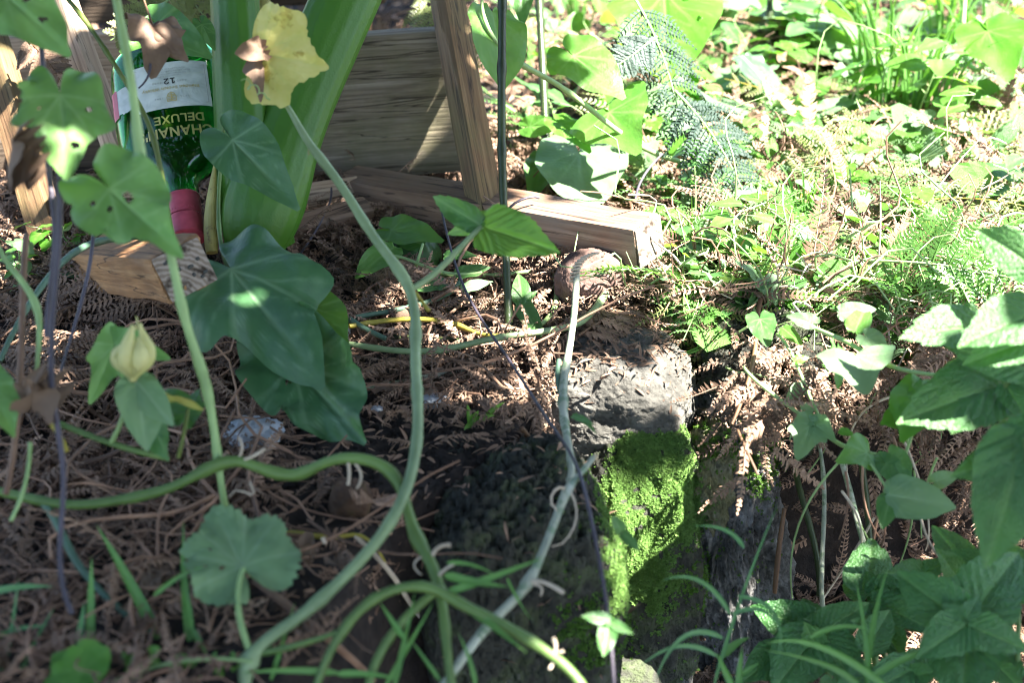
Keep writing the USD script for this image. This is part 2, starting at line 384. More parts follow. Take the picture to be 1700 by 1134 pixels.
# end grain: growth rings across the cut
mk('end_grain', {'tc': ('texture_coordinate', {}), 'map': ('mapping', {'location': (0, .03, .035), 'scale': (1, 1, 1)}),
    'w': ('wave_texture', {'wave_type': 'rings', 'rings_direction': 'x', 'scale': 70, 'distortion': 3.5, 'detail': 3, 'detail_scale': 2.0}),
    'r': ('rgb_ramp', {'ramp': [(.1, (.17, .13, .10)), (.5, (.23, .185, .15)), (.9, (.28, .23, .19))]}),
    'n': ('noise_texture', {'scale': 90, 'detail': 5}), 'sr': ('rgb_ramp', {'ramp': [(.34, (.12, .1, .08)), (.5, (1, 1, 1))]}), 'm': ('mix', {'mix_type': 'multiply', 'fac': .9}),
    'b': ('bump', {'strength': .8, 'distance': .002}), 'p': ('principled_bsdf', {'roughness': .85, 'specular_ior_level': .2})},
   [('tc.object', 'map.vector'), ('map.vector', 'w.vector'), ('w.fac', 'r.fac'), ('tc.object', 'n.vector'), ('n.fac', 'sr.fac'), ('r.color', 'm.color1'), ('sr.color', 'm.color2'), ('m.color', 'p.base_color'), ('n.fac', 'b.height'), ('b.normal', 'p.normal')])

# foliage
leafy('leaf_light', (.095, .22, .055), (.155, .30, .085), (.26, .4, .17), trans=.32, spots=(75, .70, (.11, .13, .04)))
leafy('leaf_mid', (.04, .12, .03), (.075, .18, .045), (.17, .29, .1), trans=.3)
leafy('leaf_blue', (.03, .092, .034), (.055, .138, .052), (.17, .28, .15), trans=.18, rough=.38, spots=(150, .70, (.14, .2, .12)))
leafy('leaf_pale', (.10, .19, .085), (.15, .25, .12), (.22, .32, .18), trans=.3, rough=.5)
leafy('leaf_bright', (.055, .165, .022), (.095, .235, .04), (.19, .33, .1), trans=.4, tcol=(.26, .52, .05))
leafy('leaf_lime', (.045, .15, .012), (.08, .215, .022), (.15, .28, .06), trans=.4, tcol=(.15, .42, .03))
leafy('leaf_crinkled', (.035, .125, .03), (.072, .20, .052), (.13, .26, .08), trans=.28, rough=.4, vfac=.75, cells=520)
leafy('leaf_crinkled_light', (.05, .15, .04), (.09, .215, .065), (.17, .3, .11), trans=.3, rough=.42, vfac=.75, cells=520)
leafy('leaf_yellow', (.40, .36, .06), (.55, .52, .2), (.34, .42, .12), trans=.3, tcol=(.6, .55, .12), spots=(48, .58, (.26, .2, .04)), vfac=.6)
leafy('leaf_brown', (.085, .05, .03), (.19, .125, .082), (.12, .07, .05), trans=.12, tcol=(.3, .2, .1), rough=.75)
leafy('fern_green', (.06, .16, .03), (.12, .25, .06), (.16, .3, .08), trans=.35, rnd=(.75, 1.25))
leafy('fern_blue', (.014, .032, .022), (.03, .06, .04), (.1, .15, .1), trans=.12, rnd=(.8, 1.2), rough=.6)
leafy('fern_olive', (.10, .13, .04), (.19, .21, .08), (.2, .2, .1), trans=.25, rnd=(.75, 1.25))
leafy('grass', (.05, .16, .03), (.10, .24, .05), (.15, .3, .08), trans=.35, rnd=(.8, 1.2))
leafy('grass_blue', (.03, .12, .055), (.06, .17, .085), (.15, .3, .08), trans=.3)
leafy('canopy_leaf', (.025, .06, .018), (.045, .09, .025), (.06, .11, .03), trans=.06)
leafy('stalk', (.038, .12, .012), (.066, .18, .018), (.1, .2, .05), trans=.22, tcol=(.16, .42, .02), rough=.42, scale=9, spots=(30, .66, (.11, .085, .025)))
leafy('sheath', (.3, .27, .08), (.42, .38, .13), (.1, .06, .04), trans=.2, tcol=(.5, .45, .1), rough=.6, spots=(45, .56, (.09, .05, .03)))
leafy('petal', (.62, .58, .22), (.72, .7, .36), (.5, .55, .2), trans=.4, tcol=(.8, .78, .35), rough=.55)

def stemmy(name, a, b, scale=16, rough=.5, speck=None):
    a = tuple(x * .62 for x in a)
    leafy(name, a, b, b, trans=.1, rough=rough, scale=scale, spots=speck, vfac=0)
stemmy('stem_pale', (.17, .26, .115), (.25, .34, .165), speck=(160, .66, (.42, .46, .36)))
stemmy('stem_green', (.075, .145, .03), (.125, .21, .05), speck=(150, .68, (.32, .4, .2)))
stemmy('stem_light', (.24, .38, .13), (.33, .48, .19), speck=(120, .7, (.5, .55, .35)))
stemmy('stem_grey', (.3, .33, .24), (.42, .44, .34), speck=(70, .5, (.14, .2, .12)))
stemmy('stem_blue', (.06, .13, .085), (.11, .2, .125), speck=(150, .7, (.25, .32, .25)))
stemmy('stem_dark', (.02, .035, .012), (.05, .075, .022), rough=.35)
stemmy('stem_olive', (.07, .11, .012), (.13, .17, .03))
stemmy('stem_yellow', (.33, .27, .03), (.45, .38, .06), speck=(60, .66, (.2, .13, .03)))
stemmy('stem_purple', (.035, .028, .04), (.085, .07, .09), rough=.5)
stemmy('stem_brown', (.1, .05, .025), (.2, .105, .05), rough=.6)
stemmy('gourd_skin', (.02, .07, .015), (.05, .12, .03), rough=.4)

def plain(name, c, rough=.5, spec=.5, **k):
    mk(name, {'p': ('principled_bsdf', dict(base_color=c, roughness=rough, specular_ior_level=spec, **k))}, [])
mk('bottle_glass', {'p': ('principled_bsdf', {'base_color': (.09, .62, .17), 'roughness': .03, 'transmission_weight': 1.0, 'ior': 1.5})}, [])
mk('label_paper', {'tc': ('texture_coordinate', {}), 'n': ('noise_texture', {'scale': 60, 'detail': 5}), 'r': ('rgb_ramp', {'ramp': [(.35, (.40, .42, .38)), (.6, (.56, .57, .53))]}),
    'w': ('noise_texture', {'scale': 38, 'detail': 3, 'distortion': 1.5}), 'b': ('bump', {'strength': .55, 'distance': .003}), 'p': ('principled_bsdf', {'roughness': .6})},
   [('tc.object', 'n.vector'), ('n.fac', 'r.fac'), ('r.color', 'p.base_color'), ('tc.object', 'w.vector'), ('w.fac', 'b.height'), ('b.normal', 'p.normal')])
plain('nail', (.1, .06, .045), .6, .5, metallic=.6)
plain('gold_print', (.62, .52, .2), .32, .6, metallic=.75)
plain('dull_gold_print', (.42, .33, .13), .5)
plain('black_print', (.03, .03, .025), .6)
plain('grey_print', (.3, .3, .27), .7)
plain('pink_strip', (.45, .1, .14), .55)
mk('red_cap', {'tc': ('texture_coordinate', {}), 'n': ('noise_texture', {'scale': 120, 'detail': 4}), 'r': ('rgb_ramp', {'ramp': [(.3, (.3, .035, .055)), (.7, (.42, .06, .085))]}),
    'p': ('principled_bsdf', {'roughness': .42})}, [('tc.object', 'n.vector'), ('n.fac', 'r.fac'), ('r.color', 'p.base_color')])
mk('plastic_film', {'tc': ('texture_coordinate', {}), 'n': ('noise_texture', {'scale': 90, 'detail': 4}), 'r': ('rgb_ramp', {'ramp': [(.3, (.36, .4, .44)), (.7, (.55, .58, .62))]}),
    'p': ('principled_bsdf', {'roughness': .3, 'specular_ior_level': .6}), 't': ('transparent_bsdf', {}), 'ms': ('mix_closure', {'fac': .3})},
   [('tc.object', 'n.vector'), ('n.fac', 'r.fac'), ('r.color', 'p.base_color'), ('p.BSDF', 'ms.closure1'), ('t.BSDF', 'ms.closure2')], surface='ms.closure')
plain('white_plastic', (.7, .7, .68), .4)
earthy('bark', [(.3, (.05, .04, .03)), (.7, (.16, .13, .1))], scale=12, mapping=(1, 1, .2))
# ------------------------------------------------------------------ the ground: one sheet to the horizon, fine where one sees it
def axis(lo, hi, step, far):
    a = np.arange(lo, hi, step); g = []; s = step; v = hi
    while v < far: g.append(v); s *= 1.22; v += s
    b = []; s = step; v = lo - step
    while v > -far: b.append(v); s *= 1.22; v -= s
    return np.array(b[::-1] + list(a) + g)
gx, gy = axis(-.75, 1.15, .0085, 120), axis(.55, 2.7, .0085, 120)
XX, YY = np.meshgrid(gx, gy, indexing='ij')
ZZ = H(XX, YY)
nY = len(gy); ii, jj = np.meshgrid(np.arange(len(gx) - 1), np.arange(nY - 1), indexing='ij'); kk = ii * nY + jj
ground_mesh = (np.stack([XX, YY, ZZ], -1).reshape(-1, 3), np.vstack([np.stack([kk, kk + nY, kk + nY + 1], -1).reshape(-1, 3), np.stack([kk, kk + nY + 1, kk + 1], -1).reshape(-1, 3)]))
single('ground', ground_mesh, 'soil', kind='structure')

# ------------------------------------------------------------------ rocks
ROCKS = []
def boulder(name, label, c, h, seed, m, cat='rock', group=None, **k):
    v, f = rock(c, h, seed, **k)
    base = np.array([c[0], c[1], c[2] - h[2]])
    t = single(name, (v - base, f), m, label, cat, group, xf=mat4(t=base))
    ROCKS.append((v, f)); return v, f
bd = boulder('boulder', 'large dark pitted boulder with flat top sprinkled with brown litter, beside the bright moss', (-.002, .955, -.185), (.082, .10, .188), 3, 'dark_rock', amp=.12, power=4.0, sub=6, pits=.035, rot=.25)
bg = boulder('boulder', 'pale grey rock with littered sunlit top above the patch of moss', (.098, 1.135, -.04), (.064, .065, .056), 5, 'grey_rock', amp=.17, power=3.4, sub=6, rot=-.3)
bm = boulder('boulder', 'upright rock covered in bright green moss', (.114, 1.075, -.165), (.054, .062, .15), 8, 'dark_rock', amp=.22, power=2.5, sub=6, rot=.35, tilt=-.33)
bm2 = boulder('boulder', 'rounded mossy lump of rock bulging over the moss column', (.126, 1.085, -.082), (.036, .036, .058), 12, 'dark_rock', amp=.24, power=2.6, sub=6)
br = boulder('boulder', 'rough grey lava rock with deep vertical furrows beside the brown stub', (.202, 1.12, -.185), (.052, .06, .155), 21, 'rough_rock', amp=.24, power=2.6, sub=6, stretch=(1.2, 1.2, .85), ridge=.3, pits=.05, rot=.4, tilt=-.3)
br2 = boulder('boulder', 'black craggy rock in the shade under the hanging litter', (.235, 1.2, -.06), (.07, .06, .085), 33, 'dark_rock', amp=.26, power=2.6, sub=6, stretch=(1.6, 1.6, 1), ridge=.26, pits=.06)
bl = boulder('boulder', 'brownish lichen covered rock between the moss and the furrowed rock', (.178, 1.10, -.10), (.026, .03, .06), 41, 'lichen_rock', amp=.26, power=2.4, sub=5, stretch=(1.3, 1.3, 1), ridge=.25, pits=.05)
bf = boulder('boulder', 'smooth dark rock at the foot of the moss, speckled with moss', (.075, .985, -.29), (.062, .06, .09), 52, 'dark_rock', amp=.14, power=2.8, sub=5)
bf2 = boulder('boulder', 'small grey rock on the littered floor below the furrowed rock', (.135, 1.03, -.31), (.035, .04, .05), 61, 'rough_rock', amp=.25, power=2.6, sub=5, ridge=.2)
p = G(982, 515)
boulder('stone', 'round reddish stone with cracked skin under the end of the beam', p + [0, .010, .022], (.034, .028, .034), 71, 'red_stone', amp=.15, power=2.5, sub=5, rot=.4)
p = G(1036, 508)
boulder('stone', 'small mustard yellow stone leaning against the round reddish stone', p + [-.003, .006, .012], (.013, .015, .024), 73, 'lichen_rock', amp=.15, power=2.4, sub=4)
p = G(582, 840)
boulder('stone', 'small brown mossy stone lying on bare dark soil', p + [0, 0, .006], (.016, .017, .015), 77, 'brown_stone', amp=.2, power=2.4, sub=4)

# ------------------------------------------------------------------ old timber
def timber(t, name, P0, P1, upv, w, h, m, seed, step=.006, r=.002, wob=.0016, ends=.0, label=None, grain=.0006, world_end=None):
    xf, L = frame(np.asarray(P0), np.asarray(P1), upv)
    o = lpart(t, name, rough_box(L, w, h, step, r, wob, seed, ends=ends, grain=grain), m, xf, label=label)
    if world_end:                                     # the sawn end, a thin slab of end grain set 0.3 mm proud of the cut
        e = rough_box(.0016, w * .93, h * .93, .003, .0006, .0005, seed + 1)
        xe = xf @ mat4(t=(L / 2 - ends * .3 + .0004, 0, 0))
        lpart(o, 'end_grain', e, world_end, xe)
    return o, xf, L

fr = thing('wooden_frame', 'old planter frame of weathered boards and battens behind the green stalks', 'frame', W(600, 330, 1.7))
CAMV = lambda p: (CAM - p) / np.linalg.norm(CAM - p)
# wide weathered board facing us
PL0, PL1 = W(352, 192, 1.66), W(788, 163, 1.62)
nrm = CAMV(PL0) * .9 + np.array([0, 0, -.25])
plank, pxf, pL = timber(fr, 'plank', PL0, PL1, nrm, .168, .024, 'plank_wood', 5, step=.0045, r=.004, wob=.0022, ends=.008, label='wide weathered grey plank')
# knots and cracks of the board
kx = pxf @ mat4(t=(-.012, -.045 if pxf[2, 1] < 0 else .045, .0125))
lpart(plank, 'knot', rock((0, 0, 0), (.012, .0075, .0016), 4, amp=.2, sub=3), 'dark_wood', kx, smooth=True)
# beam lying on the ground to the right, sawn end towards us
B0, B1 = W(575, 312, 1.63), W(1080, 401, 1.36)
timber(fr, 'beam', B0, B1, np.array([.12, -.25, 1.0]), .044, .043, 'beam_wood', 9, step=.005, r=.003, wob=.003, ends=.004, label='split reddish beam with sawn end', grain=.0012, world_end='end_grain')
# nails and a split in the board
for (u, w_) in ((.185, .055), (.19, -.05), (-.06, .06)):
    lpart(plank, 'nail_head', trimesh.creation.cylinder(radius=.0028, height=.0016, sections=12), 'nail', pxf @ mat4(t=(u, w_, .0128)), smooth=False)
# the wooden offcut at left with the rotten end
O0, O1 = W(160, 434, 1.42), W(308, 448, 1.165)
ob, oxf, oL = timber(fr, 'beam', O0, O1, np.array([.05, -.42, .9]), .046, .042, 'orange_wood', 14, step=.004, r=.003, wob=.005, ends=.007, label='short orange offcut with rotten grey end', grain=.0015, world_end='end_grain')
for k in range(9):
    a, b = rng.uniform(-.015, .015, 2)
    lpart(ob, 'beetle_hole', rock((0, 0, 0), (.0008, rng.uniform(.0012, .003), rng.uniform(.001, .002)), 3 + k, amp=.2, sub=2), 'black_print', oxf @ mat4(t=(oL / 2 - .0002, a, b)), smooth=True)
# battens: the leaning one at right, two at left, one behind
def batten(x0, y0, d0, x1, y1, d1, w, h, roll, m, seed, label):
    P0, P1 = W(x0, y0, d0), W(x1, y1, d1)
    c = CAMV((P0 + P1) / 2); ax = (P1 - P0) / np.linalg.norm(P1 - P0)
    s = np.cross(ax, c); up = c * math.cos(math.radians(roll)) + s * math.sin(math.radians(roll))
    return timber(fr, 'batten', P0, P1, up, w, h, m, seed, r=.0018, wob=.0018, label=label)
batten(808, 362, 1.475, 728, -90, 1.60, .030, .027, 40, 'batten_wood', 21, 'leaning batten resting on the beam')
batten(222, 318, 1.50, 92, -30, 1.58, .026, .022, -50, 'pale_wood', 22, 'pale slanting batten beside the bottle')
batten(84, 400, 1.50, -18, 60, 1.56, .032, .026, -35, 'batten_wood', 23, 'slanting brown batten at the end')
batten(592, 70, 1.78, 600, -80, 1.85, .03, .025, 25, 'orange_wood', 24, 'short upright batten behind the plank')
# boards of the back of the frame
def board(x0, y0, d0, x1, y1, d1, w, m, seed, label, th=.02, tilt=-.3):
    P0, P1 = W(x0, y0, d0), W(x1, y1, d1)
    timber(fr, 'board', P0, P1, CAMV(P0) * .9 + np.array([0, 0, tilt]), w, th, m, seed, step=.007, label=label)
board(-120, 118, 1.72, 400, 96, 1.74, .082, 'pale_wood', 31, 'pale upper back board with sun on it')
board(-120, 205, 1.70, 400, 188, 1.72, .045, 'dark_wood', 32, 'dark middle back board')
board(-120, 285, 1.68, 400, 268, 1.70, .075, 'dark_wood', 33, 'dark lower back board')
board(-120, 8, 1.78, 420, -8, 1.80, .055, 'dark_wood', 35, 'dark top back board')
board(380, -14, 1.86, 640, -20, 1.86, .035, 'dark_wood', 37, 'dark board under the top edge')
P0, P1 = W(425, 396, 1.47), W(612, 346, 1.54)
timber(fr, 'slat', P0, P1, np.array([.1, -.35, 1]), .026, .016, 'beam_wood', 41, label='low slat under the plank')
P0, P1 = W(440, 352, 1.55), W(596, 328, 1.60)
timber(fr, 'board', P0, P1, CAMV(P0), .05, .016, 'pale_wood', 43, label='low pale board under the plank')
# roots of the frame in the litter: short feet that carry the beam
for (x, y, d) in ((640, 345, 1.70),):
    q = W(x, y, d); timber(fr, 'foot', np.array([q[0], q[1], q[2]]), np.array([q[0], q[1], -.05]), np.array([0, -1, 0]), .03, .03, 'dark_wood', 47)

# ------------------------------------------------------------------ the bottle, upside down
HB, WB, DB = .232, .0565, .031          # height to the base, half width, half depth
prof_h = np.array([0, .046, .052, .064, .072, .080, .090, .112, .160, .195, .214, .225, .2305, .232])
prof_w = np.array([.0155, .0155, .0165, .0172, .0225, 0.0370, .0490, .0552, .0568, .0565, .0545, .0490, .0400, .0280])
prof_d = np.array([.0155, .0155, .0165, .0172, .0200, .0240, .0270, .0300, .0310, .0310, .0300, .0270, .0210, .0140])
PW, PD = PchipInterpolator(prof_h, prof_w), PchipInterpolator(prof_h, prof_d)
def bottle_pt(ang, h, off=0.0):
    """on the bottle's skin; ang 0 faces the viewer, to the right is positive; h is the distance from the cap's end"""
    w, d = PW(h) + off, PD(h) + off
    e = 2.3
    s, c = np.sin(ang), np.cos(ang)
    k = (np.abs(s) ** e + np.abs(c) ** e) ** (-1 / e)
    return np.stack([w * s * k, -d * c * k, np.zeros_like(w * s) + h], -1)
def lathe(h0, h1, off, n=60, sides=72, close0=False, close1=False, flip=False):
    hh = np.linspace(h0, h1, n) if n < 30 else h0 + (h1 - h0) * (1 - np.cos(np.linspace(0, np.pi, n))) / 2
    an = np.linspace(0, 2 * np.pi, sides, endpoint=False)
    A, Hh = np.meshgrid(an, hh)
    v = bottle_pt(A.ravel(), Hh.ravel(), off)
    i, j = np.meshgrid(np.arange(n - 1), np.arange(sides), indexing='ij')
    a, b = i * sides + j, i * sides + (j + 1) % sides
    f = np.vstack([np.stack([a, b, b + sides], -1).reshape(-1, 3), np.stack([a, b + sides, a + sides], -1).reshape(-1, 3)])
    k = np.arange(sides); V = [v]; Fs = [f]; o = len(v)
    if close0: V.append([[0, 0, h0]]); Fs.append(np.stack([np.full(sides, o), (k + 1) % sides, k], 1)); o += 1
    if close1: V.append([[0, 0, h1 - .004]]); Fs.append(np.stack([np.full(sides, o), (n - 1) * sides + k, (n - 1) * sides + (k + 1) % sides], 1))
    f = np.vstack(Fs)
    return np.vstack(V), (f[:, ::-1] if flip else f)
# local frame: cap at 0, base at +z: built the way it stands, on its cap; print runs upside down
bt_foot, bt_top = W(312, 396, 1.37), W(266, 46, 1.49)
zc = (bt_top - bt_foot) / np.linalg.norm(bt_top - bt_foot)
yc = -CAMV(bt_foot + .12 * zc) + np.array([.10, 0, 0]); yc -= zc * (zc @ yc); yc /= np.linalg.norm(yc)
BX = mat4(np.stack([np.cross(yc, zc), yc, zc], 1), bt_foot)
bt = thing('bottle', 'green glass whisky bottle standing upside down on its red cap beside the stalks', 'bottle', BX)
glass = join([lathe(.046, .232, 0, close0=True, close1=True), lathe(.05, .2275, -.0028, close0=True, close1=True, flip=True)])
part(bt, 'glass_body', glass, 'bottle_glass', smooth=50, world=False)
capm = join([lathe(.001, .0215, .0012, n=8, close0=True), lathe(.0215, .0225, .0004, n=3), lathe(.0225, .0455, .0012, n=8), ])
ribs = [lathe(.0232, .0245, .0016, n=3), lathe(.0440, .0460, .0017, n=3), lathe(.0, .0012, .0008, n=3, close0=True)]
cp = part(bt, 'cap', join([capm] + ribs), 'red_cap', smooth=40, world=False)
for k in range(16):
    a = -1.2 + k * .16
    c = bottle_pt(np.array(a), np.array(.0268), .0012)
    b = trimesh.creation.box((.0010, .0006, .0022)).apply_transform(trimesh.transformations.rotation_matrix(a, (0, 0, 1)))
    part(cp, 'embossed_mark', (b.vertices + c, b.faces), 'red_cap', smooth=False, world=False)
def on_skin(mesh, s0, h0, off=.0009, flip=True):
    """lay a flat mesh (x, y, z = height above the skin) on the bottle's front; flip = reads with the base up"""
    v, f = vf(mesh)
    u, w = (-v[:, 0], -v[:, 1]) if flip else (v[:, 0], v[:, 1])
    tri = trimesh.Trimesh(np.c_[u, w, v[:, 2]], f, process=False)
    h = np.clip(h0 - w if flip else h0 + w, .05, .23)
    # the print reads upright with the cap up, so +y of the text points to the cap (small h)
    h = np.clip(h0 - v[:, 1], .05, .23)
    x = s0 - v[:, 0]
    wd = PW(h)
    ang = np.arcsin(np.clip(x / wd, -.97, .97) * .93)
    # invert the super-ellipse: find the angle whose x is asked for
    for _ in range(12):
        e = 1e-4
        fx = bottle_pt(ang, h)[:, 0] - x
        g = (bottle_pt(ang + e, h)[:, 0] - bottle_pt(ang, h)[:, 0]) / e
        ang = np.clip(ang - fx / np.maximum(g, .004), -1.75, 1.75)
    q = bottle_pt(ang, h, off); q2 = bottle_pt(ang, h, off + .001)
    return q + (q2 - q) * (v[:, 2:3] / .001), f
def sheet(w, h, nx=30, ny=20, jag=0.0, seed=0):
    a, b = np.meshgrid(np.linspace(-w / 2, w / 2, nx + 1), np.linspace(-h / 2, h / 2, ny + 1), indexing='ij')
    z = .0009 * (meshkit.fbm(np.stack([a * 60, b * 190 + a * 50, a * 0 + seed], -1), 3, 3) - .5) + .0003
    if jag:
        b = b + jag * (meshkit.noise(np.stack([a * 700, a * 0, a * 0], -1), seed) - .5) * (b > .3 * h)
    i, j = np.meshgrid(np.arange(nx), np.arange(ny), indexing='ij'); k = i * (ny + 1) + j
    return np.stack([a, b, z], -1).reshape(-1, 3), np.vstack([np.stack([k, k + ny + 1, k + ny + 2], -1).reshape(-1, 3), np.stack([k, k + ny + 2, k + 1], -1).reshape(-1, 3)])
LH = .163                                         # middle of the paper label
v, f = on_skin(sheet(.074, .057), .006, LH, .0006)
lab = part(bt, 'paper_label', (v, f), 'label_paper', world=False)
v, f = on_skin(sheet(.019, .031, 12, 16, jag=.006, seed=2), -.041, LH - .004, .0005)
st_ = part(bt, 'tax_stamp', (v, f), 'label_paper', world=False)
v, f = on_skin(sheet(.006, .034, 6, 12), -.0508, LH - .004, .0008)
part(st_, 'pink_strip', (v, f), 'pink_strip', world=False)
def words(t, name, text, height, s0, h0, m, bold=False, off=.0016, squeeze=1.0, spread=0.0):
    if spread:
        ms = []; x = 0
        for ch in text:
            if ch == ' ': x += height * .6; continue
            g = meshkit.text_mesh(ch, height, .0002, bold); w = g.bounds[1, 0] - g.bounds[0, 0]
            g.apply_translation((x - g.bounds[0, 0], 0, 0)); ms.append(g); x += w + spread
        mm = join(ms)
    else:
        mm = vf(meshkit.text_mesh(text, height, .0002, bold))
    v = mm[0].copy(); v[:, 0] *= squeeze; v[:, 0] -= (v[:, 0].min() + v[:, 0].max()) / 2; v[:, 1] -= height / 2
    v, f = on_skin((v, mm[1]), s0, h0, off)
    part(t, name, (v, f), m, smooth=False, world=False)
words(bt, 'lettering', "BUCHANAN'S", .0105, .013, .1065, 'gold_print', bold=True, off=.0003, squeeze=1.0, spread=.0011)
words(bt, 'lettering', "DELUXE", .0092, .010, .1215, 'gold_print', bold=True, off=.0003, spread=.0011)
words(lab, 'lettering', "12", .0068, .006, LH + .004, 'black_print', bold=True)
words(lab, 'lettering', "AGED", .0019, .0175, LH + .0032, 'grey_print', spread=.0011)
words(lab, 'lettering', "YEARS", .0019, -.0050, LH + .0032, 'grey_print', spread=.0011)
words(lab, 'lettering', "Blended Scotch Whisky", .0034, .006, LH - .0045, 'dull_gold_print', squeeze=1.05)
for k, (tx, y) in enumerate((("THE SMOOTH BLEND", .0105), ("OF THE FINEST SCOTCH WHISKIES", .0135), ("MADE AND MATURED IN SCOTLAND", .0165), ("DISTILLED AND BOTTLED", .0195))):
    words(lab, 'fine_print', tx, .0013, .006, LH + y, 'grey_print', spread=.0006)
words(lab, 'lettering', "ESTD", .0016, .0185, LH - .0165, 'grey_print', spread=.0012)
words(lab, 'lettering', "1884", .0016, -.0060, LH - .0165, 'grey_print', spread=.0012)
# crest: a small shield with a lighter field
from shapely.geometry import Polygon
sh = Polygon([(-.0045, .0055), (0, .0048), (.0045, .0055), (.0048, 0), (.003, -.0045), (0, -.0065), (-.003, -.0045), (-.0048, 0)])
ring = sh.difference(sh.buffer(-.0007))
bars = [Polygon([(-.0034, y), (.0034, y), (.003, y - .0008), (-.003, y - .0008)]) for y in (.0035, .0015, -.0005, -.0022)]
cr = join([trimesh.creation.extrude_polygon(g, .0002, engine='earcut') for g in [ring] + bars + [Polygon([(-.0006, .004), (.0006, .004), (.0006, -.005), (-.0006, -.005)])]])
v, f = on_skin(cr, .006, LH - .016, .0017); part(lab, 'crest', (v, f), 'dull_gold_print', smooth=False, world=False)
bw = .034; bh = .0243
fr_ = Polygon([(-bw, -bh), (bw, -bh), (bw, bh), (-bw, bh)]).difference(Polygon([(-bw + .0004, -bh + .0004), (bw - .0004, -bh + .0004), (bw - .0004, bh - .0004), (-bw + .0004, bh - .0004)]))
frm = trimesh.creation.extrude_polygon(fr_.segmentize(.004), .0002, engine='earcut')
v, f = on_skin(frm, .006, LH, .0017); part(lab, 'border_line', (v, f), 'grey_print', smooth=False, world=False)

# ------------------------------------------------------------------ the big green stalks (leaves overhead, out of the picture)
base = G(425, 415)
sp = thing('broadleaf_plant', 'thick bright green leaf stalks rising from one base beside the bottle', 'plant', base)
def stalk(way, name='stalk', m='stalk', flat=.72, label=None, groove=True):
    P = np.array([W(x, y, d) for x, y, d, r in way]); R = [r * d / F for x, y, d, r in way]
    v, f = tube(P, R, n=110, sides=64, wob=.07, seed=len(way), flat=flat)
    return part(sp, name, (v, f), m, label=label)
stalk([(450, 425, 1.39, 50), (425, 370, 1.385, 62), (405, 250, 1.38, 54), (396, 120, 1.39, 47), (388, -30, 1.41, 44), (372, -300, 1.46, 36), (330, -700, 1.5, 26)], flat=.8)
stalk([(418, 425, 1.37, 40), (432, 360, 1.36, 64), (470, 250, 1.375, 58), (520, 120, 1.40, 54), (580, -20, 1.43, 55), (700, -330, 1.5, 40), (860, -760, 1.56, 26)], flat=.72)
stalk([(352, 420, 1.36, 16), (350, 360, 1.36, 18), (354, 300, 1.362, 9), (358, 262, 1.37, 2)], 'sheath', 'sheath', .6, 'dry torn sheath at the foot of the stalks')
stalk([(436, 84, 1.43, 12), (438, 20, 1.44, 13), (436, -60, 1.46, 13)], 'dead_stalk', 'sheath', .8, 'yellowed dead stalk between the green ones')
# ------------------------------------------------------------------ leaves
SH = {  # half outlines seen from the petiole: (angle from the tip in degrees, reach as a share of the length to the tip)
 'heart':  [(0, 1), (8, .84), (20, .70), (40, .58), (65, .50), (95, .44), (125, .40), (150, .36), (166, .27), (177, .04)],
 'broad':  [(0, 1), (10, .84), (22, .76), (40, .72), (62, .70), (90, .64), (118, .58), (142, .52), (160, .40), (176, .05)],
 'lobed':  [(0, 1), (14, .80), (30, .62), (42, .60), (56, .74), (66, .62), (85, .54), (112, .50), (140, .44), (162, .30), (176, .05)],
 'squash': [(0, 1), (18, .84), (33, .76), (50, .90), (68, .84), (84, .76), (102, .84), (125, .74), (150, .60), (168, .42), (176, .12)],
 'fan':    [(0, 1), (16, .82), (32, .78), (50, .96), (66, .86), (84, .84), (97, .6), (112, .25), (140, .12), (176, .03)],
 'tri':    [(0, 1), (10, .80), (25, .62), (48, .55), (75, .55), (100, .58), (112, .50), (130, .32), (155, .20), (176, .04)],
 'ovate':  [(0, 1), (6, .86), (14, .72), (26, .54), (42, .40), (62, .30), (90, .22), (125, .14), (160, .08), (177, .02)],
 'lance':  [(0, 1), (4, .80), (9, .60), (16, .42), (28, .27), (45, .18), (75, .11), (120, .06), (177, .015)],
}
